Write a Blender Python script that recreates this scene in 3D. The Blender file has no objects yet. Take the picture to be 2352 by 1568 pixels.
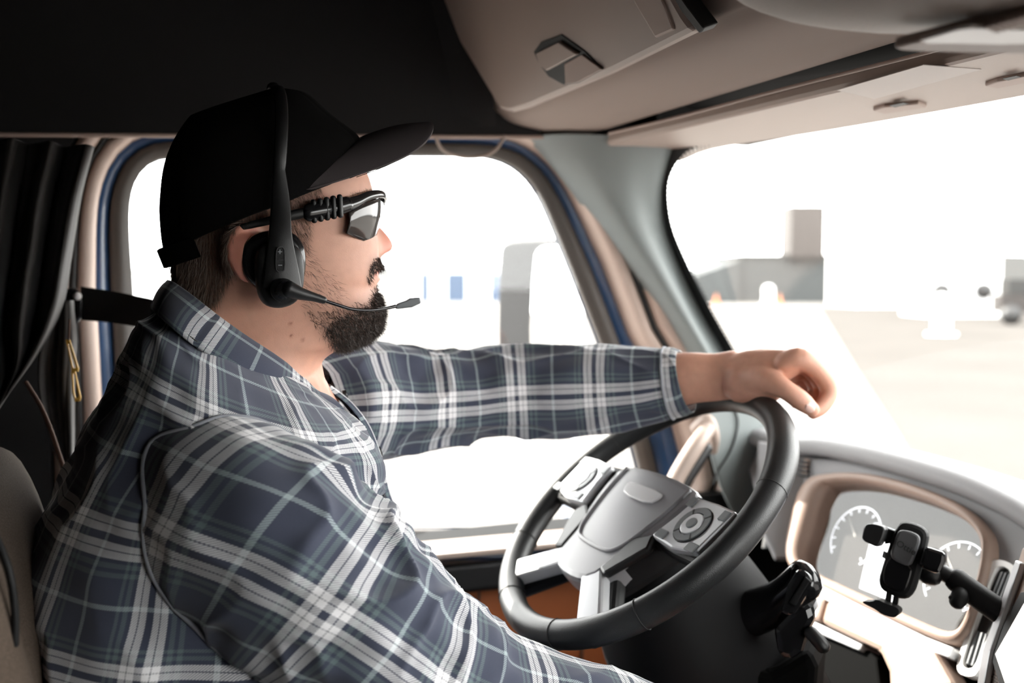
import bpy, bmesh, math, random
import numpy as np
from mathutils import Vector, noise
from mathutils.bvhtree import BVHTree
random.seed(7); rng = np.random.default_rng(7)
sc = bpy.context.scene
COL = sc.collection

# ------------------------------------------------------------------ camera
# cab axes: +X forward, +Y to the driver's door, +Z up, road at z = 0
F, CX, CY = 2287.0, 1176.0, 784.0
YAW = math.atan((CX - 250) / F); PITCH = -math.atan(144 / F)
CAM = np.array([0.0, -0.6, 2.3])
FW = np.array([math.sin(YAW) * math.cos(PITCH), math.cos(YAW) * math.cos(PITCH), math.sin(PITCH)])
RT = np.array([math.cos(YAW), -math.sin(YAW), 0.0]); UPV = np.cross(RT, FW)
cd = bpy.data.cameras.new('camera'); cam = bpy.data.objects.new('camera', cd); COL.objects.link(cam)
cam.location = CAM; cam.rotation_euler = (math.pi / 2 + PITCH, 0, -YAW)
cd.sensor_width = 36; cd.lens = 36 * F / 2352; cd.clip_start = 0.02; cd.clip_end = 2000
cd.dof.use_dof = True; cd.dof.focus_distance = 1.0; cd.dof.aperture_fstop = 3.5
sc.camera = cam

# ------------------------------------------------------------------ sky, sun, exposure
w = bpy.data.worlds.new('world'); sc.world = w; w.use_nodes = True
bg = w.node_tree.nodes['Background']; bg.inputs[0].default_value = (1.0, 0.985, 0.97, 1); bg.inputs[1].default_value = 9.8
sun = bpy.data.lights.new('sun', 'SUN'); sun.energy = 16; sun.angle = 0.009; sun.color = (1, 0.93, 0.84)
so = bpy.data.objects.new('sun', sun); COL.objects.link(so)
so.rotation_euler = Vector((0.62, -1.0, -0.86)).to_track_quat('-Z', 'Y').to_euler()
vs = sc.view_settings; vs.view_transform = 'Standard'; vs.look = 'None'; vs.gamma = 1; vs.exposure = 0.3
vs.use_curve_mapping = False
try:
    sc.cycles.use_denoising = True; sc.cycles.max_bounces = 10; sc.cycles.transparent_max_bounces = 16
except Exception: pass

# ------------------------------------------------------------------ measuring helpers
def V(px, py, y=None, x=None, z=None, d=None):
    r = FW + RT * (px - CX) / F - UPV * (py - CY) / F
    if y is not None: t = (y - CAM[1]) / r[1]
    elif x is not None: t = (x - CAM[0]) / r[0]
    elif z is not None: t = (z - CAM[2]) / r[2]
    else: t = d
    return CAM + r * t
def nrm(v):
    v = np.asarray(v, float); return v / max(1e-9, np.linalg.norm(v))
def cr(pts, n, closed=False):
    """Catmull-Rom through pts (any dimension), n samples."""
    P = np.asarray(pts, float); m = len(P)
    seg = m if closed else m - 1
    T = np.linspace(0, seg, n, endpoint=not closed); out = []
    for t in T:
        i = min(int(t), seg - 1); f = t - i
        g = (lambda k: P[k % m]) if closed else (lambda k: P[min(max(k, 0), m - 1)])
        a, b, c, d = g(i - 1), g(i), g(i + 1), g(i + 2)
        out.append(0.5 * ((2 * b) + (-a + c) * f + (2 * a - 5 * b + 4 * c - d) * f * f + (-a + 3 * b - 3 * c + d) * f ** 3))
    return np.array(out)
def chaikin(P, k=2):
    P = np.asarray(P, float)
    for _ in range(k):
        Q = np.roll(P, -1, 0); P = np.stack([P * .75 + Q * .25, P * .25 + Q * .75], 1).reshape(-1, P.shape[1])
    return P

# ------------------------------------------------------------------ materials
def mat(name, rgb, rough=.6, metal=0., bump=None, spec=.5, vary=None, sheen=0, sss=0, coat=0):
    m = bpy.data.materials.new(name); m.use_nodes = True; nt = m.node_tree; b = nt.nodes['Principled BSDF']
    b.inputs['Base Color'].default_value = (*rgb, 1); b.inputs['Roughness'].default_value = rough
    b.inputs['Metallic'].default_value = metal; b.inputs['Specular IOR Level'].default_value = spec
    b.inputs['Sheen Weight'].default_value = sheen; b.inputs['Coat Weight'].default_value = coat
    if sss:
        b.inputs['Subsurface Weight'].default_value = sss; b.inputs['Subsurface Radius'].default_value = (.012, .004, .002); b.inputs['Subsurface Scale'].default_value = 1
    tc = nt.nodes.new('ShaderNodeTexCoord')
    if vary:
        n = nt.nodes.new('ShaderNodeTexNoise'); n.inputs['Scale'].default_value = vary[0]; n.inputs['Detail'].default_value = 4
        nt.links.new(tc.outputs['Object'], n.inputs['Vector'])
        mx = nt.nodes.new('ShaderNodeMixRGB'); mx.inputs[1].default_value = (*[c * (1 - vary[1]) for c in rgb], 1); mx.inputs[2].default_value = (*[min(1, c * (1 + vary[1])) for c in rgb], 1)
        nt.links.new(n.outputs[0], mx.inputs[0]); nt.links.new(mx.outputs[0], b.inputs['Base Color'])
    if bump:
        kind = bump[2] if len(bump) > 2 else 'noise'
        if kind == 'leather':
            t = nt.nodes.new('ShaderNodeTexVoronoi'); t.inputs['Scale'].default_value = bump[0]; o = t.outputs['Distance']
        else:
            t = nt.nodes.new('ShaderNodeTexNoise'); t.inputs['Scale'].default_value = bump[0]; t.inputs['Detail'].default_value = 3; o = t.outputs[0]
        nt.links.new(tc.outputs['Object'], t.inputs['Vector'])
        bp = nt.nodes.new('ShaderNodeBump'); bp.inputs['Strength'].default_value = bump[1]; bp.inputs['Distance'].default_value = .001
        nt.links.new(o, bp.inputs['Height']); nt.links.new(bp.outputs[0], b.inputs['Normal'])
    return m
def glow(name, rgb, s):
    m = mat(name, rgb, .3); b = m.node_tree.nodes['Principled BSDF']
    b.inputs['Emission Color'].default_value = (*rgb, 1); b.inputs['Emission Strength'].default_value = s; return m
def glassmat(name, tint=(1, 1, 1), refl=.06):
    m = bpy.data.materials.new(name); m.use_nodes = True; nt = m.node_tree; nt.nodes.clear()
    o = nt.nodes.new('ShaderNodeOutputMaterial'); t = nt.nodes.new('ShaderNodeBsdfTransparent'); g = nt.nodes.new('ShaderNodeBsdfGlossy')
    t.inputs[0].default_value = (*tint, 1); g.inputs['Roughness'].default_value = .02
    f = nt.nodes.new('ShaderNodeLayerWeight'); pw = nt.nodes.new('ShaderNodeMath'); pw.operation = 'POWER'; pw.inputs[1].default_value = 5
    nt.links.new(f.outputs['Facing'], pw.inputs[0])
    mu = nt.nodes.new('ShaderNodeMath'); mu.operation = 'MULTIPLY_ADD'; mu.inputs[1].default_value = 1 - refl; mu.inputs[2].default_value = refl
    mx = nt.nodes.new('ShaderNodeMixShader'); nt.links.new(pw.outputs[0], mu.inputs[0]); nt.links.new(mu.outputs[0], mx.inputs[0])
    nt.links.new(t.outputs[0], mx.inputs[1]); nt.links.new(g.outputs[0], mx.inputs[2]); nt.links.new(mx.outputs[0], o.inputs[0]); return m
def plaidmat():
    m = mat('plaid_flannel', (.1, .1, .1), .95, spec=.15, sheen=.25); nt = m.node_tree; b = nt.nodes['Principled BSDF']
    N = (.062, .070, .104); W = (.93, .92, .93); T = (.14, .185, .195); K = (.10, .10, .13); LT = (.40, .47, .49)
    st = [(0, N), (.07, T), (.095, N), (.12, T), (.155, N), (.185, W), (.232, K), (.239, W), (.29, N), (.345, W), (.392, K), (.399, W), (.45, N), (.48, T), (.515, N), (.54, T), (.575, N), (.77, LT), (.805, N)]
    uv = nt.nodes.new('ShaderNodeUVMap'); sp = nt.nodes.new('ShaderNodeSeparateXYZ'); nt.links.new(uv.outputs[0], sp.inputs[0])
    def mth(op, a, bb, c=None):
        n = nt.nodes.new('ShaderNodeMath'); n.operation = op
        for i, q in enumerate((a, bb, c)):
            if q is None: continue
            if isinstance(q, (int, float)): n.inputs[i].default_value = q
            else: nt.links.new(q, n.inputs[i])
        return n.outputs[0]
    cols = []
    for ax, off in ((0, .1), (1, .35)):
        v = mth('FRACT', mth('MULTIPLY_ADD', sp.outputs[ax], 1 / .118, off + 10), 0)
        r = nt.nodes.new('ShaderNodeValToRGB'); r.color_ramp.interpolation = 'CONSTANT'; e = r.color_ramp.elements
        e[0].position = 0; e[0].color = (*N, 1); e[1].position = st[1][0]; e[1].color = (*st[1][1], 1)
        for p, c in st[2:]:
            q = e.new(p); q.color = (*c, 1)
        nt.links.new(v, r.inputs[0]); cols.append(r.outputs[0])
    tw = mth('FRACT', mth('MULTIPLY', mth('ADD', sp.outputs[0], sp.outputs[1]), 430), 0)
    k = mth('GREATER_THAN', tw, .5); k = mth('MULTIPLY_ADD', k, .64, .18)
    mx = nt.nodes.new('ShaderNodeMixRGB'); nt.links.new(k, mx.inputs[0]); nt.links.new(cols[0], mx.inputs[1]); nt.links.new(cols[1], mx.inputs[2])
    fz = nt.nodes.new('ShaderNodeTexNoise'); fz.inputs['Scale'].default_value = 900; tc = nt.nodes.new('ShaderNodeTexCoord'); nt.links.new(tc.outputs['Object'], fz.inputs['Vector'])
    mu = nt.nodes.new('ShaderNodeMixRGB'); mu.blend_type = 'MULTIPLY'; mu.inputs[0].default_value = .15
    nt.links.new(mx.outputs[0], mu.inputs[1]); nt.links.new(fz.outputs[0], mu.inputs[2]); nt.links.new(mu.outputs[0], b.inputs['Base Color'])
    bp = nt.nodes.new('ShaderNodeBump'); bp.inputs['Strength'].default_value = .25; bp.inputs['Distance'].default_value = .0006
    nt.links.new(tw, bp.inputs['Height']); nt.links.new(bp.outputs[0], b.inputs['Normal']); return m
M = dict(
    trim=mat('beige_trim', (.37, .28, .24), .55, bump=(900, .12, 'leather')),
    trimlite=mat('pink_beige_trim', (.36, .285, .245), .45, bump=(900, .08, 'leather')),
    headliner=mat('headliner', (.25, .195, .168), .85, bump=(1500, .2)),
    console=mat('console_grain', (.25, .20, .172), .6, bump=(420, .35, 'leather')),
    darkwall=mat('charcoal_trim', (.014, .0135, .0135), .8, bump=(700, .2), spec=.25),
    blackwall=mat('black_lining', (.006, .0055, .0055), .9, bump=(500, .2), spec=.1),
    pillar=mat('grey_pillar', (.20, .225, .225), .6, bump=(900, .1, 'leather')),
    rubber=mat('black_rubber', (.012, .012, .012), .55),
    seal=mat('dark_seal', (.045, .038, .034), .6),
    wtrim_lit=mat('window_trim_lit', (.56, .44, .375), .45, bump=(900, .1, 'leather')),  # beige trim made paler to paint in the light on the window frame
    wseal=mat('window_seal', (.07, .06, .053), .5),
    colm=mat('column_black', (.005, .005, .0055), .6, spec=.15),
    tray=mat('tray_black', (.0025, .0025, .0025), .8, spec=.05),
    padm=mat('rubber_pad', (.075, .075, .08), .5),
    badge=mat('badge_silver', (.85, .85, .86), .25),
    blue=mat('blue_paint', (.03, .085, .21), .3, coat=.5),
    black=mat('black_plastic', (.008, .008, .0085), .42, bump=(1400, .15)),
    blackm=mat('black_matte', (.005, .005, .0055), .6, spec=.3, bump=(1200, .2)),
    gloss=mat('gloss_black', (.010, .010, .011), .14),
    leather=mat('steering_leather', (.012, .013, .014), .42, bump=(900, .14, 'leather')),
    hubgrey=mat('hub_grey', (.30, .30, .315), .30, bump=(900, .12)),
    silver=mat('satin_silver', (.66, .67, .69), .32, .2),
    chrome=mat('chrome', (.85, .82, .8), .12, 1.),
    button=mat('button_grey', (.16, .17, .18), .4),
    orange=mat('tan_leather', (.40, .115, .035), .55, bump=(500, .2, 'leather')),
    dash=mat('dash_grey', (.24, .237, .245), .55, bump=(900, .12, 'leather')),
    dashbrown=mat('dash_brown', (.33, .235, .19), .5, bump=(900, .15, 'leather')),
    white=mat('white_plastic', (.8, .79, .77), .4),
    label=mat('paper_label', (.55, .50, .47), .6),
    skin=mat('skin', (.63, .335, .24), .5, sss=.15, vary=(90, .12), bump=(1100, .18)),
    cap=mat('black_cap_cloth', (.004, .0036, .0036), .95, bump=(1300, .5), spec=.12),
    capbrim_lit=mat('lit_brim_cloth', (.07, .06, .062), .9, bump=(1300, .4), spec=.2),  # same cap cloth, lightened to paint in the light on the brim
    mesh=mat('cap_mesh', (.006, .006, .006), .7, bump=(1000, .8)),
    hair=mat('dark_hair', (.13, .08, .055), .45),
    beardm=mat('beard_hair', (.035, .022, .016), .5),
    seat=mat('woven_seat_cloth', (.10, .075, .058), .95, bump=(450, 1.), vary=(700, .7), spec=.2),
    seamlite=mat('pale_seam_thread', (.30, .31, .34), .9),
    curtain=mat('brown_black_curtain', (.011, .008, .0062), .75, bump=(1500, .2), sheen=.2),
    belt=mat('belt_webbing', (.006, .006, .006), .7, bump=(1200, .3)),
    yellow=mat('yellow_tag', (.75, .42, .05), .5),
    cord=mat('brown_cord', (.12, .065, .045), .8),
    red=mat('red_cloth', (.6, .02, .03), .8),
    jeans=mat('dark_denim', (.02, .025, .04), .9, bump=(1200, .4)),
    nail=mat('nail', (.78, .52, .45), .3),
    ground=mat('pale_concrete', (.15, .143, .136), .9, spec=0, vary=(.15, .12)),
    asphalt=mat('grey_asphalt', (.068, .064, .060), .9, spec=0, vary=(.3, .15)),
    bwhite=mat('white_cladding', (.75, .75, .75), .6),
    bgrey=mat('grey_cladding', (.055, .058, .058), .7, spec=.1),
    bbrown=mat('brown_cladding', (.022, .018, .016), .7),
    bblue=mat('blue_door_paint', (.032, .055, .10), .5),
    hill=mat('dry_hills', (.045, .045, .044), .9, spec=0),
    glass=glassmat('window_glass', (.96, .98, .97), .05),
    mirror=mat('mirror_glass', (.95, .95, .95), .02, 1.),
    lens=mat('tinted_lens', (.045, .04, .038), .08, .12),
    dlens=mat('lamp_lens', (.75, .70, .66), .25),
    plaid=plaidmat(),
)

# ------------------------------------------------------------------ object helpers
def link(o, parent=None, **k):
    COL.objects.link(o)
    if parent is not None:
        o.parent = parent; o.matrix_parent_inverse = parent.matrix_world.inverted()
    for a, b in k.items(): o[a] = b
    return o
def mesh(name, v, f, m=None, parent=None, smooth=True, uv=None, **k):
    me = bpy.data.meshes.new(name); me.from_pydata([tuple(map(float, p)) for p in v], [], [tuple(map(int, q)) for q in f])
    if smooth: me.shade_smooth()
    if uv is not None:
        l = me.uv_layers.new(name='UVMap'); l.data.foreach_set('uv', np.asarray(uv, np.float32).ravel())
    if m is not None: me.materials.append(m)
    me.validate(); me.update()
    return link(bpy.data.objects.new(name, me), parent, **k)
def empty(name, loc, label, cat, group=None):
    o = bpy.data.objects.new(name, None); o.location = loc; o.empty_display_size = .02
    COL.objects.link(o); o['label'] = label; o['category'] = cat
    if group: o['group'] = group
    bpy.context.view_layer.update(); return o
def tag(o, label, cat, group=None):
    o['label'] = label; o['category'] = cat
    if group: o['group'] = group
    return o
def loft(rings, closed=True, capends=(False, False), uvscale=True):
    R = np.asarray(rings, float); n, m = R.shape[:2]; v = R.reshape(-1, 3); f = []; uv = []
    circ = np.linalg.norm(np.roll(R, -1, 1) - R, axis=2); circ = circ[:, :m if closed else m - 1].sum(1).mean()
    L = np.concatenate([[0], np.cumsum(np.linalg.norm(R[1:] - R[:-1], axis=2).mean(1))])
    mm = m if closed else m - 1
    for i in range(n - 1):
        for j in range(mm):
            j2 = (j + 1) % m
            f.append((i * m + j, i * m + j2, (i + 1) * m + j2, (i + 1) * m + j))
            u0, u1 = j / mm * circ, (j + 1) / mm * circ
            uv += [(u0, L[i]), (u1, L[i]), (u1, L[i + 1]), (u0, L[i + 1])]
    if capends[0]: f.append(tuple(range(m))[::-1]); uv += [(0, 0)] * m
    if capends[1]: f.append(tuple((n - 1) * m + j for j in range(m))); uv += [(0, 0)] * m
    return v, f, uv
def loftobj(name, rings, m, parent=None, closed=True, caps=(False, False), smooth=True, **k):
    v, f, uv = loft(rings, closed, caps); return mesh(name, v, f, m, parent, smooth, uv, **k)
def tube(path, rad, n=12, flat=1., hint=(0, 0, 1)):
    """rings along a path; rad scalar or list; flat scales the second axis."""
    P = np.asarray(path, float); rad = np.broadcast_to(np.asarray(rad, float), (len(P),)); R = []
    T = np.gradient(P, axis=0); b0 = None
    for p, t, r in zip(P, T, rad):
        t = nrm(t)
        a = np.cross(t, hint) if b0 is None else b0 - t * (b0 @ t)
        if np.linalg.norm(a) < 1e-5: a = np.cross(t, (1, .3, 0))
        a = nrm(a); b0 = a; b = np.cross(t, a)
        R.append([p + r * (math.cos(q) * a + flat * math.sin(q) * b) for q in np.linspace(0, 2 * math.pi, n, endpoint=False)])
    return R
def endcaps(R, k=3):
    """round the two ends of a list of rings"""
    R = [np.asarray(r) for r in R]; out = []
    def dome(r, nxt):
        c = r.mean(0); d = nrm(c - nxt.mean(0)); rr = np.linalg.norm(r - c, axis=1).mean() * .8
        return [c + (r - c) * math.cos(a) + d * rr * math.sin(a) for a in np.linspace(0, math.pi / 2 * .97, k + 1)[1:]]
    return dome(R[0], R[1])[::-1] + R + dome(R[-1], R[-2])
def tubeobj(name, path, rad, m, parent=None, n=12, flat=1., hint=(0, 0, 1), smoothn=0, round_=True, **k):
    if smoothn:
        rr = np.broadcast_to(np.asarray(rad, float), (len(path),)); Q = cr(np.column_stack([path, rr]), smoothn); path, rad = Q[:, :3], Q[:, 3]
    R = tube(path, rad, n, flat, hint)
    if round_: R = endcaps(R)
    return loftobj(name, R, m, parent, caps=(True, True), **k)
def bevel(o, w_, seg=2):
    b = o.modifiers.new('bevel', 'BEVEL'); b.width = w_; b.segments = seg; b.limit_method = 'ANGLE'; b.angle_limit = math.radians(35); return o
def prism(name, P, d, m, parent=None, bev=0, smooth=False, **k):
    """polygon P (n,3) extruded by vector d"""
    P = np.asarray(P, float); n = len(P); d = np.asarray(d, float)
    v = np.concatenate([P, P + d]); f = [tuple(range(n)), tuple(range(2 * n - 1, n - 1, -1))] + [(i, n + i, n + (i + 1) % n, (i + 1) % n) for i in range(n)]
    o = mesh(name, v, f, m, parent, smooth, **k)
    bm = bmesh.new(); bm.from_mesh(o.data); bmesh.ops.recalc_face_normals(bm, faces=bm.faces); bm.to_mesh(o.data); bm.free()
    if bev: bevel(o, bev); 
    return o
def box(name, lo, hi, m, parent=None, bev=0, **k):
    x0, y0, z0 = lo; x1, y1, z1 = hi
    return prism(name, [(x0, y0, z0), (x1, y0, z0), (x1, y1, z0), (x0, y1, z0)], (0, 0, z1 - z0), m, parent, bev, **k)
class Plane:
    """a working plane standing in the cab; (u, v, h) coordinates"""
    def __init__(s, o, n, up=(0, 0, 1)):
        s.o = np.asarray(o, float); s.n = nrm(n); s.r = nrm(np.cross(up, s.n)); s.u = np.cross(s.n, s.r)
    def P(s, u, v, h=0): return s.o + s.r * u + s.u * v + s.n * h
    def at(s, px, py, h=0):
        r = FW + RT * (px - CX) / F - UPV * (py - CY) / F; o = s.o + s.n * h
        return CAM + r * (((o - CAM) @ s.n) / (r @ s.n))
    def plate(s, name, pts, h0, h1, m, parent=None, bev=0, round_=0, local=False, **k):
        if round_: pts = chaikin(pts, round_)
        P = [s.P(a, b, h0) if local else s.at(a, b, h0) for a, b in pts]
        return prism(name, P, s.n * (h1 - h0), m, parent, bev, **k)
    def ring(s, name, outer, inner, h0, h1, m, parent=None, local=False, bev=0, **k):
        f_ = (lambda q, h: s.P(*q, h)) if local else (lambda q, h: s.at(*q, 0) + s.n * h)
        n = len(outer); rings = [[f_(q, h0) for q in outer], [f_(q, h1) for q in outer], [f_(q, h1) for q in inner], [f_(q, h0) for q in inner]]
        o = loftobj(name, rings + [rings[0]], m, parent, smooth=False, **k)
        if bev: bevel(o, bev)
        return o
def text(name, s, size, mtx, m, parent=None, depth=.0003):
    c = bpy.data.curves.new(name, 'FONT'); c.body = s; c.size = size; c.extrude = depth; c.align_x = 'CENTER'; c.align_y = 'CENTER'
    o = bpy.data.objects.new(name, c); COL.objects.link(o); bpy.context.view_layer.update()
    me = bpy.data.meshes.new_from_object(o.evaluated_get(bpy.context.evaluated_depsgraph_get())); bpy.data.objects.remove(o)
    R, U, N, O = mtx
    v = [np.asarray(O) + R * p.co.x + U * p.co.y + N * p.co.z for p in me.vertices]
    return mesh(name, v, [tuple(p.vertices) for p in me.polygons], m, parent, False)
# ================================================================== SETTING: the cab shell
S = dict(kind='structure')
def wsx(y, z): return 1.06 - .20 * min(1, abs(y) / .93) ** 3 + (2.53 - z) * .52
def loop2(px, y, n=160, ch=2):
    P = chaikin(px, ch); Q = np.array([V(a, b, y=y) for a, b in P])[:, [0, 2]]
    d = np.linalg.norm(np.roll(Q, -1, 0) - Q, axis=1); s = np.concatenate([[0], np.cumsum(d)]); Q = np.vstack([Q, Q[:1]])
    t = np.linspace(0, s[-1], n, endpoint=False); return np.stack([np.interp(t, s, Q[:, 0]), np.interp(t, s, Q[:, 1])], 1)
WIN = [(296, 520), (299, 450), (318, 398), (352, 366), (410, 357), (800, 356), (1090, 356), (1150, 364), (1200, 390), (1242, 440), (1285, 540), (1345, 690), (1395, 820), (1440, 960), (1475, 1090), (1492, 1170), (1478, 1206), (1430, 1216), (900, 1218), (420, 1220), (350, 1212), (325, 1170), (318, 900), (304, 640)]
WL = loop2(WIN, 1.05)
_t = np.roll(WL, -1, 0) - np.roll(WL, 1, 0); _t /= np.linalg.norm(_t, axis=1)[:, None]
WN = np.stack([-_t[:, 1], _t[:, 0]], 1)
if ((WL - WL.mean(0)) * WN).sum() < 0: WN = -WN
def wring(off, y, mirror=False):
    sc_ = np.where(WL[:, 1] > 2.44, .62, 1.0); sc_ = np.convolve(np.concatenate([sc_[-8:], sc_, sc_[:8]]), np.ones(17) / 17, 'valid')
    ex = np.clip((WL[:, 0] - .80) / .08, 0, 1) * np.clip((2.18 - WL[:, 1]) / .12, 0, 1) * np.clip((WL[:, 1] - 1.86) / .03, 0, 1) * .04 * np.clip((off - .04) / .015, 0, 1)
    Q = WL + WN * (off * sc_ + ex)[:, None]
    yy = -y if mirror else y
    return np.stack([Q[:, 0], np.full(len(Q), yy), Q[:, 1]], 1)
def band(name, prof, m, parent=None, mirror=False, **k):
    return loftobj(name, [wring(o, y, mirror) for o, y in prof], m, parent, **k)
def square(y, mirror=False, x0=-1.55, x1=1.12, z0=1.15, z1=2.95, dx=-.02):
    c = WL.mean(0); out = []
    for p in WL + WN * .05:
        d = p - c; s = min([((x1 if d[0] > 0 else x0) - c[0]) / d[0] if abs(d[0]) > 1e-6 else 9e9, ((z1 if d[1] > 0 else z0) - c[1]) / d[1] if abs(d[1]) > 1e-6 else 9e9])
        q = c + d * s; q[0] = min(q[0], wsx(.95, q[1]) + dx) if q[1] > 1.95 else q[0]; out.append((q[0], -y if mirror else y, q[1]))
    return np.array(out)
wr = box('wall_right', (-1.55, -1.02, 1.15), (.42, -.98, 2.95), M['blackwall'], **S)  # unseen passenger side; window kept to the front part to shape the light
box('door_lower', (.42, -1.02, 1.15), (1.0, -.98, 1.88), M['blackwall'], wr); box('door_upper', (.42, -1.02, 2.50), (1.0, -.98, 2.95), M['blackwall'], wr)
w2 = box('window_2', (.42, -1.015, 1.88), (.44, -.985, 2.50), M['rubber'], **S)
mesh('pane', [(.44, -1.0, 1.88), (1.0, -1.0, 1.88), (1.0, -1.0, 2.5), (.44, -1.0, 2.5)], [(0, 1, 2, 3)], M['glass'], w2, False)
for mir, side, wn in ((False, 'left', 1),):
    wl = loftobj('wall_' + side, [wring(.118, .985, mir), wring(.125, .975, mir), square(.985, mir)], M['darkwall'], None, smooth=False, **S)
    loftobj('cab_skin', [wring(.0, 1.075, mir), wring(.05, 1.09, mir), square(1.09, mir, x1=1.3, dx=-.05)], M['blue'], wl, smooth=False)
    wi = loftobj('window_%d' % wn, [wring(.0, 1.062, mir), wring(.0, 1.045, mir), wring(.026, 1.035, mir), wring(.032, 1.045, mir), wring(.032, 1.075, mir)], M['wseal'], None, **S)
    g = mesh('pane', wring(.004, 1.05, mir), [tuple(range(len(WL)))], M['glass'], wi, False)
    tr = loftobj('trim_%d' % wn, [wring(.052, 1.06, mir), wring(.053, 1.0, mir), wring(.060, .990, mir), wring(.072, .988, mir), wring(.080, .998, mir)], M['wtrim_lit'], None, **S)
    band('painted_jamb', [(.030, 1.062), (.036, 1.045), (.052, 1.045)], M['blue'], tr, mir)
    band('weather_strip', [(.078, 1.0), (.080, .990), (.087, .990), (.088, 1.0)], M['rubber'], tr, mir)
    band('outer_trim', [(.088, 1.0), (.090, .982), (.097, .972), (.108, .970), (.118, .978), (.122, .992)], M['wtrim_lit'], tr, mir)

# door below the glass: bright sill, black belt, tan leather panel with seams and a pocket
box('floor', (-1.55, -1.0, 1.10), (1.6, 1.0, 1.15), M['blackm'], **S)
box('ceiling', (-1.55, -1.0, 2.93), (1.2, 1.0, 2.98), M['darkwall'], **S)
box('wall_back', (-1.6, -1.0, 1.15), (-1.55, 1.0, 2.95), M['blackwall'], **S)
zb = V(1060, 1218, y=1.0)[2]
dr = box('door_1', (0.0, .955, 1.2), (.93, .985, V(1060, 1350, y=.955)[2]), M['orange'], bev=.006, **S)
def dz(py, y): return V(1060, py, y=y)[2]
prism('door_sill', [(0.0, .90, dz(1258, .90)), (0.0, 1.03, dz(1225, 1.03)), (0.0, 1.03, dz(1245, 1.03)), (0.0, .90, dz(1272, .90))], (.97, 0, -.012), M['trimlite'], dr, .003)
prism('belt_rail', [(0.0, .895, dz(1290, .895)), (0.0, .99, dz(1285, .99)), (0.0, .99, dz(1355, .99)), (0.0, .895, dz(1352, .895))], (.95, 0, -.012), M['blackm'], dr, .006)
prism('sill_groove', [(0.0, 1.02, dz(1238, 1.02)), (0.0, 1.045, dz(1212, 1.045)), (0.0, 1.05, dz(1262, 1.05)), (0.0, 1.02, dz(1262, 1.02))], (.95, 0, 0), M['rubber'], dr, 0)
box('door_pocket', (.25, .90, 1.25), (.88, .956, 1.60), M['orange'], dr, bev=.02)
for xx in (.34, .56, .76):
    tubeobj('seam', [(xx, .952, 1.6), (xx + .01, .952, 1.80)], .0025, M['cord'], dr, n=6)
box('kick_panel', (.93, .955, 1.15), (1.5, .985, 1.9), M['blackm'], dr)

box('wall_front', (1.40, -1.02, 1.15), (1.44, 1.02, 1.93), M['blackm'], **S)
# windscreen
def onws(px, py):
    """point of the windscreen surface behind a pixel"""
    lo, hi = .6, 3.
    r = FW + RT * (px - CX) / F - UPV * (py - CY) / F
    for _ in range(40):
        t = (lo + hi) / 2; p = CAM + r * t
        if p[0] > wsx(p[1], p[2]): hi = t
        else: lo = t
    return CAM + r * lo
ys = np.linspace(-1.0, 1.0, 41); zs = np.linspace(1.92, 2.60, 12)
loftobj('window_3', [[(wsx(y, z) + .012, y, z) for y in ys] for z in zs], M['glass'], None, closed=False, **S)
WS = [(2700, 118), (2352, 186), (2100, 236), (1850, 283), (1700, 306), (1630, 322), (1582, 345), (1550, 385), (1537, 435), (1546, 515), (1580, 600), (1630, 700), (1688, 803), (1745, 910), (1800, 1010), (1860, 1115)]
wsp = cr([onws(*p) for p in WS], 140)
# frit band with its bead of dots
_tn = np.gradient(wsp, axis=0); _tn /= np.linalg.norm(_tn, axis=1)[:, None]
_no = np.array([-.88, 0, -.46]); sdir = np.cross(_tn, _no); sdir /= np.linalg.norm(sdir, axis=1)[:, None]
if sdir[70] @ np.array([0, 1, 0.]) < 0 : sdir = -sdir
fr = loftobj('trim_3', [wsp + _no * .003, wsp + sdir * .014 + _no * .004, wsp + sdir * .045 + _no * .0], M['rubber'], None, closed=False, **S)
v, f = [], []
L_ = np.concatenate([[0], np.cumsum(np.linalg.norm(np.diff(wsp, axis=0), axis=1))])
for row, (off, r_) in enumerate(((-.0020, .0036), (-.0080, .0018))):
    for s in np.arange(0.002 * row, L_[-1], .0085):
        c = np.array([np.interp(s, L_, wsp[:, k]) for k in range(3)]); sd = np.array([np.interp(s, L_, sdir[:, k]) for k in range(3)]); tt = nrm(np.cross(sd, _no))
        c = c + sd * off + _no * .002; b = len(v)
        v += [c + r_ * (math.cos(q) * sd + math.sin(q) * tt) for q in np.linspace(0, 2 * math.pi, 6, endpoint=False)]; f.append(tuple(range(b, b + 6)))
mesh('frit_dots', v, f, M['rubber'], fr, False, kind='stuff')
# passenger side of the opening and the header, beyond the frame
box('trim_4', (1.0, -1.0, 1.2), (1.3, -.93, 2.6), M['pillar'], bev=.02, **S)

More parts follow.
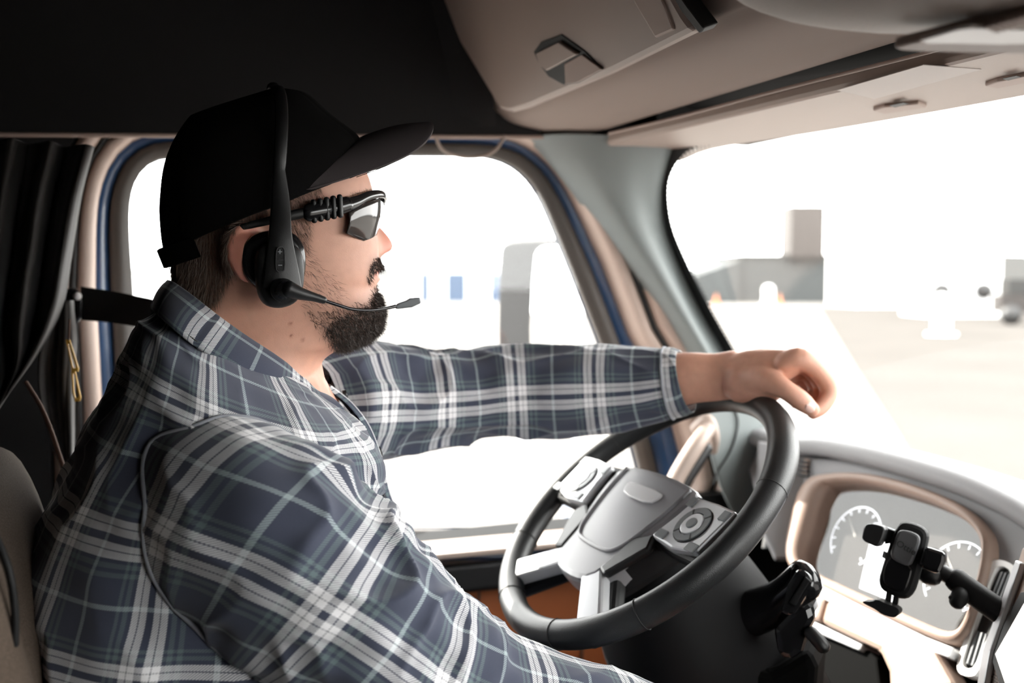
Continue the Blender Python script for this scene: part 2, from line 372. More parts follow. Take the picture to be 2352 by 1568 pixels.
# A-pillar cover on the driver's side
pa = cr([V(*p, y=.975) for p in [(1226, 312), (1262, 345), (1330, 430), (1420, 560), (1505, 690), (1570, 800), (1640, 930), (1700, 1060), (1745, 1180), (1775, 1290)]], 60)
k_ = len(wsp); i0 = 52
pb = cr([V(1560, 300, y=.9)] + [p for p in wsp[::8] if p[1] > .80 and np.argmin(np.linalg.norm(wsp - p, axis=1)) > 58], 60)
pb = cr([onws(*p) for p in [(1552, 326), (1526, 430), (1533, 515), (1562, 600), (1608, 700), (1662, 803), (1718, 910), (1773, 1010), (1826, 1110)]], 60)
pb = pb + np.array([-.016, -.004, 0])
mid1 = pa * .72 + pb * .28 + np.array([-.012, -.035, 0]); mid2 = pa * .35 + pb * .65 + np.array([-.018, -.035, 0]); mid3 = pa * .08 + pb * .92 + np.array([-.012, -.012, 0])
pr = cr([pa + np.array([0, .04, 0]), pa, mid1, mid2, mid3, pb, pb + np.array([.03, .02, 0])], 24).transpose(0, 1, 2)
loftobj('trim_5', pr, M['pillar'], None, closed=False, **S)

# overhead: side filler, console face, underside up to the windscreen
def xs(name, prof, y0, y1, m, parent=None, **k):
    ysx = np.linspace(y0, y1, 9)
    return loftobj(name, [[(x, y, z) for x, z in prof] for y in ysx], m, parent, closed=False, **k)
zL = 2.548
prof = cr([(.47, 2.96), (.535, 2.75), (.592, 2.60), (.612, 2.572), (.64, 2.558), (.70, 2.549), (.765, 2.546), (.77, 2.56), (.775, 2.62)], 48)
xs('trim_6', prof, .99, -1.0, M['headliner'], **S)
xs('trim_7', [(.775, 2.62), (1.0, 2.60), (1.3, 2.60)], .99, -1.0, M['blackwall'], **S)  # recess above the visor coloured black to deepen its shade
box('trim_11', (.72, .945, 2.553), (.90, 1.1, 2.70), M['darkwall'], **S)
box('trim_9', (.72, .945, 2.566), (1.2, 1.1, 2.75), M['darkwall'], **S)
LA_, LB_ = V(-250, 308, y=.962), V(1245, 315, y=.962)
hl = prism('trim_10', [LA_, LB_, [LB_[0] - .1, .962, 2.94], [LA_[0] - 1.1, .962, 2.94], [LA_[0] - 1.1, .962, LA_[2]]], (0, .022, 0), M['darkwall'], None, **S)
tubeobj('edge_lip', [LA_ - [1, 0, 0], LA_, LB_], .0035, M['trim'], hl, n=8)
# dark side filler fading into the console at the door
loftobj('trim_8', cr([[(.2, .985, 2.95), (.2, .985, 2.56), (.2, .988, 2.545)], [(.42, .97, 2.95), (.50, .97, 2.56), (.50, .98, 2.545)], [(.47, .93, 2.95), (.585, .93, 2.60), (.60, .95, 2.552)]], 14), M['darkwall'], None, closed=False, **S)
# ================================================================== OVERHEAD THINGS
# cabinet door on the sloped console face
CF = Plane((.592, .6, 2.60), nrm((-.93, 0, -.36)), (0, 0, 1))
cab = empty('overhead_cabinet', V(1170, 250, y=.88), 'beige overhead storage cabinet lid with a recessed latch above the driver', 'cabinet')
DO = [(985, -60), (1170, 246), (1195, 252), (1230, 243), (1420, 165), (1632, 62), (1600, 20), (1560, -50), (1500, -140)]
CF.plate('door_panel', DO, .004, .022, M['trimlite'], cab, bev=.008)
CF.plate('edge_strip', [(1545, -60), (1600, 18), (1640, 66), (1652, 52), (1612, 0), (1570, -60)], .0, .020, M['rubber'], cab, bev=.002)
CF.plate('side_lip', [(1470, -60), (1500, 0), (1545, 75), (1590, 55), (1570, 0), (1540, -60)], .0, .0245, M['trim'], cab, bev=.003)
la = CF.plate('latch_cup', [(1228, 118), (1245, 96), (1292, 78), (1345, 116), (1388, 158), (1330, 190), (1296, 194), (1262, 175), (1240, 145)], .0215, .0235, M['rubber'], cab, bev=.001)
CF.plate('latch_paddle', [(1238, 120), (1290, 94), (1334, 122), (1262, 160), (1246, 146)], .023, .029, M['trimlite'], la, bev=.0015)
CF.plate('latch_flap', [(1300, 146), (1340, 124), (1386, 158), (1330, 188), (1302, 192)], .023, .026, M['trim'], la, bev=.001)
# bulging centre console with the reading lamp
cc = empty('overhead_console', (.45, -.25, 2.52), 'grained beige centre console bulging from the roof with a reading lamp', 'console')
def sellip(c, r, e=.6, n=40, m=56):
    out = []
    for a in np.linspace(-math.pi / 2, math.pi / 2, n):
        ca, sa = math.cos(a), math.sin(a); ca = abs(ca) ** e; sa = math.copysign(abs(sa) ** e, sa)
        out.append([(c[0] + r[0] * ca * math.copysign(abs(math.cos(t)) ** .8, math.cos(t)), c[1] + r[1] * ca * math.copysign(abs(math.sin(t)) ** .8, math.sin(t)), c[2] + r[2] * sa) for t in np.linspace(0, 2 * math.pi, m, endpoint=False)])
    return out
BC = (.54, -.33, 2.655); BR = (.17, .52, .195)
loftobj('housing', sellip(BC, BR, .75), M['console'], cc, caps=(True, True))
LP = Plane((.55, -.1, 2.462), nrm((-.1, 0, -1)), (1, 0, 0))
lf = [(2056, 84), (2070, 80), (2352, 4), (2440, -20), (2440, 100), (2352, 98), (2110, 93), (2070, 90)]
rl = LP.plate('lamp_frame', lf, -.004, .004, M['trimlite'], cc, bev=.002)
LP.plate('lamp_lens', [(2112, 84), (2200, 58), (2230, 54), (2400, 60), (2400, 90), (2300, 92), (2130, 90)], .004, .007, M['dlens'], rl, bev=.001)
for i in range(9):
    a = 2262 + i * 14
    LP.plate('grille_rib', [(a, 50 - i * 4), (a + 8, 48 - i * 4), (a + 36, 60 - i * 4), (a + 28, 62 - i * 4)], .004, .008, M['trim'], rl)
# sun visors
VP_ = Plane((.9, .4, 2.532), nrm((.0, 0.0, -1)), (1, 0, 0))
VO = [(1366, 322), (1380, 308), (1420, 296), (1560, 260), (1800, 198), (2060, 130), (2352, 52), (2700, -40), (2900, 66), (2352, 181), (2100, 231), (1850, 278), (1700, 301), (1625, 318), (1570, 346), (1520, 350), (1430, 340), (1385, 330)]
vis = empty('sun_visor', V(1800, 250, z=2.53), 'beige sun visor folded up above the windscreen with a pale warning label', 'sun visor')
VP_.plate('visor_pad', VO, -.010, .012, M['trimlite'], vis, bev=.007, round_=1)
VP_.plate('label_sticker', [(1922, 206), (2120, 148), (2254, 158), (2008, 226)], .012, .0128, M['label'], vis)
tubeobj('piping', [VP_.at(a, b, .010) for a, b in [(1400, 306), (1560, 268), (1800, 204), (2060, 138), (2352, 62)]], .0022, M['trim'], vis, n=8, smoothn=30)
for pts in ([(2005, 244), (2030, 236), (2110, 228), (2130, 236), (2080, 244), (2030, 252)], [(2262, 186), (2290, 176), (2380, 158), (2390, 172), (2330, 184), (2290, 192)]):
    vc = VP_.plate('visor_clip', pts, .011, .017, M['trim'], vis, bev=.002)
    c = np.mean(pts, 0); VP_.plate('clip_slot', [(c[0] - 22, c[1] + 2), (c[0] + 10, c[1] - 5), (c[0] + 22, c[1] - 2), (c[0] - 8, c[1] + 6)], .017, .0175, M['rubber'], vc)
tubeobj('pivot_pin', [V(1590, 338, y=.86), V(1630, 315, y=.86)], .006, M['white'], vis, n=10)
# solid loop standing in for a reflection at the top of the window
tag(tubeobj('reflection_loop', [V(1000, 312, y=.96), V(1018, 345, y=.965), V(1062, 360, y=.97), V(1110, 358, y=.97), V(1140, 342, y=.965), V(1160, 312, y=.96)], .0028, M['trimlite'], None, n=8, smoothn=30), 'thin pale loop standing in for a reflection over the top of the side window', 'cord')

# ================================================================== STEERING WHEEL
th = .693; WC = np.array([.6215, .5005, 2.0095])
SW = Plane(WC, (-math.sin(th), 0, math.cos(th)), (math.cos(th), 0, math.sin(th)))
wh = empty('steering_wheel', WC, 'black leather steering wheel with grey hub under the driver\'s hand', 'steering wheel')
RM, rt_ = .203, .0168
rim = []
for a in np.linspace(0, 2 * math.pi, 128, endpoint=False):
    c = math.cos(a), math.sin(a); g = 1 + .10 * math.exp(-((abs((a - math.pi / 2 + math.pi) % (2 * math.pi) - math.pi) - .85) / .25) ** 2)
    rim.append([SW.P((RM + rt_ * g * math.cos(q)) * c[0], (RM + rt_ * g * math.cos(q)) * c[1], rt_ * 1.08 * g * math.sin(q)) for q in np.linspace(0, 2 * math.pi, 24, endpoint=False)])
loftobj('rim', rim + [rim[0]], M['leather'], wh)
for a in (.42, 2.72, 3.75, 5.67, 4.35, 5.07):
    c = math.cos(a), math.sin(a)
    tubeobj('rim_seam', [SW.P((RM + rt_ * 1.02 * math.cos(q)) * c[0], (RM + rt_ * 1.02 * math.cos(q)) * c[1], rt_ * 1.10 * math.sin(q)) for q in np.linspace(0, 2 * math.pi, 20)], .0008, M['rubber'], wh, n=5)
pl = lambda n, p, h0, h1, m, par=wh, **k: SW.plate(n, p, h0, h1, m, par, local=True, **k)
# underlying hub, then pad
pl('hub', [(-.095, .048), (0, .056), (.095, .048), (.10, .0), (.075, -.07), (.045, -.125), (-.045, -.125), (-.075, -.07), (-.10, .0)], -.045, .006, M['blackm'], bev=.012, round_=1)
hc = pl('airbag_cover', [(-.100, .044), (-.05, .052), (0, .054), (.05, .052), (.100, .044), (.096, .0), (.078, -.05), (.068, -.085), (.052, -.120), (.02, -.128), (-.02, -.128), (-.052, -.120), (-.068, -.085), (-.078, -.05), (-.096, .0)], -.03, .011, M['hubgrey'], bev=.009, round_=1)
tubeobj('cover_ridge', [SW.P(a, b, .0112) for a, b in [(-.078, .040), (-.074, 0), (-.062, -.045), (-.050, -.068), (-.030, -.077), (.030, -.077), (.050, -.068), (.062, -.045), (.074, 0), (.078, .040)]], .0032, M['hubgrey'], hc, n=8, smoothn=50)
bd = pl('badge', [(-.040, .024), (.040, .024), (.044, .016), (.034, .002), (-.034, .002), (-.044, .016)], .011, .0145, M['badge'], hc, bev=.0015, round_=1)
for s in (-1, 1):
    pl('spoke', [(s * .08, .044), (s * .135, .040), (s * .192, .040), (s * .190, -.040), (s * .135, -.040), (s * .075, -.036)], -.014, .006, M['blackm'], bev=.006)
    bp_ = pl('button_panel', [(s * .108, .034), (s * .150, .036), (s * .186, .034), (s * .182, -.030), (s * .140, -.038), (s * .092, -.034), (s * .102, .0)], .004, .016, M['silver'], bev=.003)
    cx_ = s * .143
    C_ = lambda r, n=28, cx=cx_: [(cx + r * math.cos(q), -.002 + r * math.sin(q)) for q in np.linspace(0, 2 * math.pi, n, endpoint=False)]
    SW.ring('button_ring', C_(.025), C_(.017), .0155, .0185, M['button'], bp_, local=True)
    SW.ring('dial_groove', C_(.0265), C_(.025), .0155, .0170, M['rubber'], bp_, local=True)
    pl('dial', C_(.0155), .0155, .0195, M['silver'], bp_, bev=.001); pl('dial_centre', C_(.0075), .0195, .021, M['button'], bp_, bev=.001)
    for q in (math.pi / 4, 3 * math.pi / 4, 5 * math.pi / 4, 7 * math.pi / 4):
        pl('ring_gap', [(cx_ + .017 * math.cos(q - .05), -.002 + .017 * math.sin(q - .05)), (cx_ + .025 * math.cos(q - .05), -.002 + .025 * math.sin(q - .05)), (cx_ + .025 * math.cos(q + .05), -.002 + .025 * math.sin(q + .05)), (cx_ + .017 * math.cos(q + .05), -.002 + .017 * math.sin(q + .05))], .0182, .0188, M['rubber'], bp_)
    for (a0, b0, a1, b1) in ((-.040, .018, -.028, .032), (.028, .016, .040, .030), (-.044, -.034, -.026, -.022), (.020, -.034, .038, -.022)):
        pl('button', [(cx_ + a0, b0), (cx_ + a1, b0), (cx_ + a1, b1), (cx_ + a0, b1)], .0155, .018, M['button'], bp_, bev=.001)
    lower = [(s * .020, -.112), (s * .046, -.100), (s * .090, -.160), (s * .122, -.158), (s * .106, -.182), (s * .078, -.186), (s * .052, -.170)]
    lower = [(s * .028, -.118), (s * .052, -.096), (s * .128, -.150), (s * .104, -.176)]
    pl('lower_spoke', lower, -.010, .010, M['silver'], bev=.004)
    pl('spoke_backing', [(s * .02, -.10), (s * .055, -.085), (s * .130, -.145), (s * .100, -.178)], -.030, -.009, M['black'], bev=.006)
    pl('shift_paddle', [(s * .060, -.045), (s * .090, -.030), (s * .102, -.050), (s * .070, -.105), (s * .052, -.100)], .002, .013, M['black'], bev=.004)
# steering column and its stalk
AX = SW.n
col_ = empty('steering_column', WC - AX * .2, 'black steering column shroud behind the wheel with a stalk and switch', 'steering column')
rings = []
for h, ru, rv, dv in ((-.03, .055, .055, -.01), (-.06, .075, .08, -.02), (-.10, .095, .10, -.035), (-.17, .115, .115, -.05), (-.26, .12, .12, -.06), (-.36, .11, .12, -.07)):
    rings.append([SW.P(ru * math.copysign(abs(math.cos(q)) ** .75, math.cos(q)), dv + rv * math.copysign(abs(math.sin(q)) ** .75, math.sin(q)), h) for q in np.linspace(0, 2 * math.pi, 40, endpoint=False)])
loftobj('shroud', cr(np.array(rings).reshape(6, -1), 24).reshape(24, 40, 3), M['colm'], col_, caps=(True, True))
loftobj('shroud_seam', tube([SW.P(.118 * math.cos(q), -.055 + .1185 * math.sin(q), -.2) for q in np.linspace(-2.6, -.2, 30)], .0012, 6), M['rubber'], col_)
st0 = V(1745, 1420, d=1.20); st1 = V(1838, 1345, d=1.14)
tubeobj('stalk', [V(1690, 1420, d=1.24), V(1760, 1395, d=1.20), V(1800, 1370, d=1.17), V(1850, 1330, d=1.14)], [.020, .019, .016, .017], M['gloss'], col_, n=20, smoothn=16, flat=1.4)
SP = Plane(V(1835, 1345, d=1.13), -(FW * .9 + RT * .4), UPV)
sk = SP.plate('stalk_cap', [(1798, 1395), (1818, 1330), (1838, 1296), (1862, 1305), (1875, 1322), (1868, 1345), (1835, 1398), (1818, 1404)], -.02, .004, M['gloss'], col_, bev=.005)
SP.plate('rocker_button', [(1812, 1384), (1850, 1322), (1862, 1332), (1828, 1390)], .004, .007, M['blackm'], sk, bev=.002)
SP.plate('lower_switch', [(1790, 1418), (1858, 1350), (1878, 1372), (1886, 1400), (1868, 1430), (1856, 1472), (1832, 1492), (1800, 1482)], -.06, -.012, M['gloss'], col_, bev=.008)
tubeobj('lever_tip', [SP.at(1862, 1452, -.01), SP.at(1884, 1476, -.005), SP.at(1892, 1486, -.005)], .008, M['black'], col_, n=12)
SP.plate('column_base', [(1640, 1452), (1800, 1490), (1880, 1440), (1900, 1480), (1880, 1700), (1560, 1700), (1560, 1500)], -.16, -.06, M['tray'], col_, bev=.01)

# ================================================================== DASHBOARD
DP = Plane(V(2060, 1280, y=.5), (-.88, 0, .47))
da = empty('dashboard', DP.o, 'grey and tan dashboard with instrument hood behind the steering wheel', 'dashboard')
D = lambda n, p, h0, h1, m='dash', par=da, **k: DP.plate(n, p, h0, h1, M[m], par, **k)
FP = np.array([(1700, 1010), (1835, 1050), (1990, 1062), (2180, 1120), (2352, 1185), (2600, 1290), (2500, 1568), (2352, 1640), (2240, 1640), (2200, 1500), (1880, 1368), (1850, 1300), (1800, 1200), (1740, 1150)], float)
# hood: roll along the top, running on to the windscreen
hp = [(1640, 985), (1740, 1015), (1830, 1036), (1900, 1040), (1990, 1058), (2100, 1088), (2220, 1128), (2330, 1180), (2400, 1225), (2520, 1300)]
H0 = np.array([DP.at(a, b + 6, .0) for a, b in hp]); H0 = cr(H0, 60)
up_ = np.array([0, 0, 1.]); fwd = np.array([1., 0, 0])
HR = [H0, H0 - fwd * .016 + up_ * .000, H0 - fwd * .024 + up_ * .008, H0 - fwd * .022 + up_ * .022, H0 - fwd * .004 + up_ * .031, H0 + fwd * .05 + up_ * .026, H0 + fwd * .2 - up_ * .02, H0 + fwd * .45 - up_ * .10]
D_h = loftobj('instrument_hood', cr(np.array(HR).reshape(8, -1), 36).reshape(36, 60, 3), M['dash'], da, closed=False)
# cluster: raised arched bezel, recess, screen
cin = [(1893, 1122), (1930, 1112), (2000, 1114), (2080, 1134), (2150, 1158), (2215, 1190), (2262, 1226), (2276, 1262), (2268, 1330), (2236, 1440), (2208, 1466), (2150, 1444), (1980, 1366), (1862, 1312), (1846, 1290), (1858, 1240)]
cout = [(1858, 1108), (1920, 1094), (2000, 1094), (2090, 1114), (2165, 1140), (2238, 1174), (2284, 1222), (2298, 1262), (2284, 1345), (2244, 1462), (2212, 1492), (2150, 1472), (1980, 1392), (1850, 1330), (1816, 1290), (1830, 1200)]
ci = np.array([DP.at(*p) for p in chaikin(cin, 2)]); co = np.array([DP.at(*p) for p in chaikin(cout, 2)]); N_ = DP.n
cl = loftobj('cluster_bezel', [co, co + N_ * .016, co * .6 + ci * .4 + N_ * .024, ci + N_ * .018, ci - N_ * .001, ci - N_ * .05], M['dashbrown'], da)
ce = ci.mean(0)
def tobound(q, c=np.array([2060., 1280.])):
    d = np.asarray(q) - c; best = 9e9
    for i in range(len(FP)):
        p0, p1 = FP[i], FP[(i + 1) % len(FP)]; e = p1 - p0; den = d[0] * e[1] - d[1] * e[0]
        if abs(den) < 1e-9: continue
        w0 = p0 - c; t = (w0[0] * e[1] - w0[1] * e[0]) / den; u = (w0[0] * d[1] - w0[1] * d[0]) / den
        if t > 0 and 0 <= u <= 1: best = min(best, t)
    return c + d * best
DP.ring('face_panel', [tobound(q) for q in chaikin(cout, 2)], chaikin(cout, 2), -.05, 0, M['dash'], da)
DP.plate('face_backing', [tuple((q - [2060, 1280]) * .97 + [2060, 1280]) for q in FP], -.10, -.055, M['blackm'], da)
scn = mesh('cluster_screen', ci * 1.0 - N_ * .028, [tuple(range(len(ci)))], mat('screen_black', (.02, .018, .017), .5, spec=.05), cl, False)
def cring(name, c, r0, r1, a0, a1, h, m, par, n=40):
    rr = []
    for a in np.linspace(a0, a1, n): rr.append([DP.P(c[0] + r * math.cos(a), c[1] + r * math.sin(a), h) for r in (r0, r1)])
    return loftobj(name, rr, m, par, closed=False)
def dl(px, py, h=0):
    p = DP.at(px, py, h) - DP.o; return p @ DP.r, p @ DP.u
gl = glow('gauge_light', (.85, .9, 1.0), 1.2); gl2 = glow('glare_light', (.75, .82, .95), .85)
for cpx, r in (((2195, 1325), .052), ((1965, 1232), .050)):
    c = dl(*cpx, -.027); g = cring('gauge_arc', c, r - .002, r, -.9, 4.0, -.0265, gl, scn)
    for k in range(13):
        a = -.8 + k * .385; p0, p1 = [(c[0] + q * math.cos(a), c[1] + q * math.sin(a)) for q in (r - .010, r - .004)]
        dx, dy = -math.sin(a) * .0007, math.cos(a) * .0007
        DP.plate('gauge_tick', [(p0[0] - dx, p0[1] - dy), (p1[0] - dx, p1[1] - dy), (p1[0] + dx, p1[1] + dy), (p0[0] + dx, p0[1] + dy)], -.0268, -.026, gl, scn, local=True)
    a = 2.4; DP.plate('gauge_needle', [(c[0], c[1] - .001), (c[0] + (r - .012) * math.cos(a), c[1] + (r - .012) * math.sin(a)), (c[0], c[1] + .001)], -.026, -.0255, M['white'], scn, local=True)
DP.plate('glare_panel', [(2010, 1200), (2100, 1235), (2060, 1385), (1975, 1350)], -.0268, -.026, gl2, scn)  # glow added in place of the white reflection on the cluster
mesh('cluster_glass', ci - N_ * .004, [tuple(range(len(ci)))], glassmat('cluster_glass', (.9, .88, .86), .045), cl, False)
# lower lip, seamed tan ledge, chrome bar, black tray
D('lower_lip', [(1850, 1326), (1980, 1392), (2150, 1474), (2216, 1500), (2206, 1524), (2140, 1500), (1970, 1416), (1866, 1362)], 0, .022, 'silver', bev=.003)
D('ledge', [(1862, 1358), (1945, 1398), (1930, 1452), (1868, 1424)], -.02, .026, 'dashbrown', bev=.006)
D('ledge', [(1948, 1400), (2080, 1462), (2200, 1522), (2240, 1590), (2250, 1700), (2100, 1700), (2092, 1568), (2070, 1520), (1934, 1454)], -.02, .026, 'dashbrown', bev=.008)
D('chrome_bar', [(1868, 1428), (1934, 1458), (2025, 1502), (2018, 1516), (1925, 1476), (1864, 1446)], -.02, .020, 'silver', bev=.003)
D('lower_tray', [(1864, 1450), (1925, 1480), (2018, 1520), (2060, 1525), (2082, 1545), (2090, 1600), (2090, 1800), (1500, 1800), (1500, 1400), (1700, 1380)], -.05, .010, 'tray', bev=.004)
D('crease_line', [(2100, 1130), (2104, 1122), (2108, 1124), (2104, 1134)], 0, .001, 'rubber')
prism('dash_body', [(1.03, .10, 1.99), (1.00, .10, 1.80), (1.12, .10, 1.22), (1.38, .10, 1.22), (1.40, .10, 1.90), (1.20, .10, 2.0)], (0, -1.06, 0), M['dash'], da, .015)
prism('passenger_shelf', [(1.0, .05, 1.74), (.97, .05, 1.72), (1.0, .05, 1.60), (1.1, .05, 1.60)], (0, -.95, 0), M['dashbrown'], da, .008)
# side air vent seen through the wheel, left dash end
ev = D('side_vent', [(1838, 1052), (1862, 1056), (1854, 1096), (1830, 1092)], 0, .004, 'dashbrown')
for i in range(4):
    D('vent_slat', [(1832 + i * 1, 1058 + i * 10), (1860 + i * 0, 1062 + i * 10), (1859, 1066 + i * 10), (1831, 1062 + i * 10)], .004, .010, 'rubber', ev)
WP = Plane(DP.at(1850, 1080), (-.50, -.68, .53))
WP.plate('sun_catch_wing', [(1740, 1020), (1832, 1040), (1900, 1046), (1984, 1062), (1980, 1098), (1920, 1092), (1862, 1104), (1832, 1190), (1816, 1290), (1780, 1290), (1740, 1200)], -.02, .0, M['dash'], da, bev=.004)  # added panel, tilted to catch sun and cut along the shadow line
D('trim_strip', [(1786, 1150), (1806, 1142), (1776, 1236), (1758, 1230)], 0, .006, 'dashbrown', bev=.002)
D('trim_strip', [(1764, 1220), (1776, 1216), (1770, 1262), (1758, 1262)], 0, .008, 'rubber')
# end cap of the dash below the pillar with a speaker dome
ec = [V(*p, y=.90) for p in [(1610, 930), (1700, 905), (1770, 960), (1800, 1050), (1790, 1130), (1740, 1210), (1690, 1200), (1650, 1120), (1625, 1030)]]
prism('dash_end_panel', chaikin(ec, 2), (.05, .06, 0), M['pillar'], da, .01)
tubeobj('end_panel_seam', [V(*p, y=.897) for p in [(1680, 925), (1695, 970), (1680, 1030), (1650, 1080), (1640, 1110)]], .0018, M['rubber'], da, n=6, smoothn=24)
# tall slot vent beside the cluster
vent = empty('slot_vent', DP.at(2280, 1420), 'tall narrow black air vent in a white surround right of the gauges', 'air vent')
vo = chaikin([(2300, 1290), (2338, 1300), (2348, 1322), (2330, 1380), (2262, 1555), (2238, 1562), (2210, 1550), (2216, 1510), (2286, 1304)], 2)
vi = chaikin([(2308, 1306), (2330, 1312), (2336, 1328), (2318, 1380), (2256, 1536), (2238, 1544), (2222, 1534), (2228, 1508), (2294, 1318)], 2)
DP.ring('surround', vo, vi, -.004, .012, M['white'], vent); DP.plate('vent_back', vi, -.002, .004, M['rubber'], vent)
for a, b in (((2306, 1316), (2272, 1400)), ((2315, 1318), (2281, 1402)), ((2324, 1321), (2290, 1406)), ((2250, 1452), (2226, 1526)), ((2260, 1455), (2237, 1530)), ((2270, 1458), (2247, 1532))):
    DP.plate('slat', [(a[0] - 1.5, a[1]), (a[0] + 2.5, a[1]), (b[0] + 2.5, b[1]), (b[0] - 1.5, b[1])], .004, .009, M['button'], vent)
# centre stack: angled frame with a bright screen and a speaker grille
CP = Plane(V(2320, 1450, d=1.10), nrm((-.80, .52, .30)))
stk = empty('centre_screen', CP.o, 'silver framed touch screen at the right edge of the dashboard', 'screen')
CP.plate('housing', [(2372, 1262), (2350, 1330), (2278, 1560), (2262, 1700), (2800, 1700), (2800, 1200)], -.012, 0, M['dashbrown'], stk, bev=.004)
CP.plate('frame_edge', [(2348, 1290), (2360, 1296), (2290, 1500), (2262, 1660), (2246, 1660), (2272, 1500)], 0, .008, M['silver'], stk, bev=.002)
CP.plate('screen_rim', [(2352, 1362), (2700, 1320), (2700, 1690), (2340, 1690), (2280, 1500)], 0, .004, M['rubber'], stk, bev=.001)
CP.plate('display', [(2362, 1376), (2690, 1330), (2690, 1680), (2350, 1680), (2290, 1503)], .004, .006, glow('display_light', (1, .95, .9), 1.1), stk)
gv = []
for i in range(5):
    for j in range(9): gv.append((2262 + j * 5 + i * 1.5, 1536 + i * 8 + j * 3))
v, f = [], []
for g in gv:
    b = len(v); v += [CP.at(g[0] + 1.6 * math.cos(q), g[1] + 2.2 * math.sin(q), .001) for q in np.linspace(0, 2 * math.pi, 6, endpoint=False)]; f.append(tuple(range(b, b + 6)))
mesh('speaker_grille', v, f, M['rubber'], stk, False, kind='stuff')

# ================================================================== PHONE HOLDER
PN = nrm(-(FW * .80 + RT * .42) + UPV * .15)
PP = Plane(V(2085, 1300, d=1.16), PN, UPV)
ph = empty('phone_holder', PP.o, 'empty black phone holder on an arm in front of the instrument cluster', 'phone holder')
p_ = lambda n, pts, h0, h1, m='blackm', par=ph, **k: PP.plate(n, pts, h0, h1, M[m], par, **k)
cr3 = lambda cx, cy: (1740 + cx * .3878, 960 + cy * .3878)
X = lambda L: [cr3(*q) for q in L]
bodyp = X([(850, 625), (880, 612), (940, 622), (1000, 650), (1022, 690), (1015, 740), (950, 1000), (915, 1055), (870, 1068), (800, 1040), (745, 1010), (730, 965), (735, 920), (815, 680)])
p_('cradle', bodyp, -.022, 0, 'blackm', bev=.005, round_=1)
p_('cradle_face', X([(752, 985), (740, 950), (760, 860), (800, 800), (925, 880), (905, 960), (880, 1020), (850, 1032), (800, 1020)]), 0, .004, 'gloss', bev=.002, round_=1)
pd = p_('pressure_pad', X([(850, 660), (900, 665), (950, 685), (968, 710), (962, 750), (925, 850), (905, 872), (870, 870), (810, 840), (792, 815), (795, 780), (830, 680)]), 0, .009, 'button', bev=.003, round_=1)
pd.data.materials[0] = M['padm']
ctr = PP.at(*cr3(875, 765), .0092); a_ = PP.at(*cr3(835, 738), .0092); b_ = PP.at(*cr3(910, 780), .0092); R_ = nrm(b_ - a_); U_ = np.cross(PN, R_)
text('lettering', 'iOttie', .0105, (R_, U_, PN, ctr), M['rubber'], pd, .0002)
p_('clamp_arm', X([(770, 650), (820, 668), (805, 740), (760, 745)]), -.018, -.006)
p_('left_grip', X([(640, 700), (655, 640), (680, 622), (740, 630), (780, 648), (770, 700), (745, 752), (725, 760), (690, 745), (645, 722)]), -.012, .020, 'black', bev=.004, round_=1)
p_('right_grip', X([(1000, 770), (1020, 755), (1110, 785), (1128, 800), (1122, 850), (1095, 915), (1060, 912), (975, 880), (975, 850)]), -.012, .020, 'gloss', bev=.004)
for a in ((770, 1015, 800, 1025), (812, 1030, 842, 1040)):
    p_('foot_rail', X([(a[0], a[1]), (a[2], a[3]), (a[2] - 12, a[3] + 80), (a[0] - 12, a[1] + 75)]), -.014, -.006)
p_('foot', X([(645, 1072), (700, 1076), (730, 1060), (780, 1085), (850, 1110), (862, 1135), (845, 1162), (820, 1168), (760, 1150), (720, 1120), (690, 1105), (650, 1085)]), -.012, .022, 'blackm', bev=.004, round_=1)
p_('lock_tab', X([(742, 822), (752, 785), (772, 795), (762, 832)]), -.014, -.004, 'button')
tubeobj('ball_joint', [PP.at(*cr3(1010, 915), -.03), PP.at(*cr3(1045, 930), -.03)], [.014, .013], M['black'], ph, n=16)
q0, q1, q2, q3 = [PP.at(*cr3(*c), -.03) for c in ((1050, 885), (1170, 955), (1320, 1065), (1640, 1290))]
tubeobj('arm_rod', [q0, q1], [.009, .010], M['black'], ph, n=16)
tubeobj('arm_sleeve', [q1, q2, q3], [.0125, .0130, .0135], M['blackm'], ph, n=18, flat=1.1)
kn = tubeobj('clamp_knob', [PP.at(*cr3(1190, 1000), -.03), PP.at(*cr3(1200, 1050), -.02), PP.at(*cr3(1180, 1090), -.015)], [.007, .010, .009], M['blackm'], ph, n=14, smoothn=8)
p_('knob_wing', X([(1130, 1050), (1150, 1040), (1215, 1095), (1195, 1125), (1165, 1120)]), -.025, -.010, 'black', bev=.003)
tubeobj('mount_base', [q3, q3 + RT * .12 - UPV * .01], [.03, .032], M['black'], ph, n=20)

# ================================================================== GRAB HANDLE on the pillar
gh = empty('grab_handle', V(1600, 1040, y=.88), 'pale grab handle at the foot of the windscreen pillar', 'handle')
tubeobj('grip', [V(*p, y=yy) for p, yy in (((1528, 1150), .86), ((1560, 1085), .86), ((1600, 1020), .86), ((1625, 985), .875))], [.014, .015, .015, .013], M['trimlite'], gh, n=18, smoothn=20)
tubeobj('grip_underside', [V(*p, y=.875) for p in ((1550, 1150), (1580, 1095), (1622, 1028))], .012, M['black'], gh, n=14)
tubeobj('mount', [V(*p, y=yy) for p, yy in (((1600, 985), .91), ((1625, 965), .89), ((1640, 1000), .885), ((1640, 1035), .90))], [.013, .012, .010, .007], M['trimlite'], gh, n=14, smoothn=16)

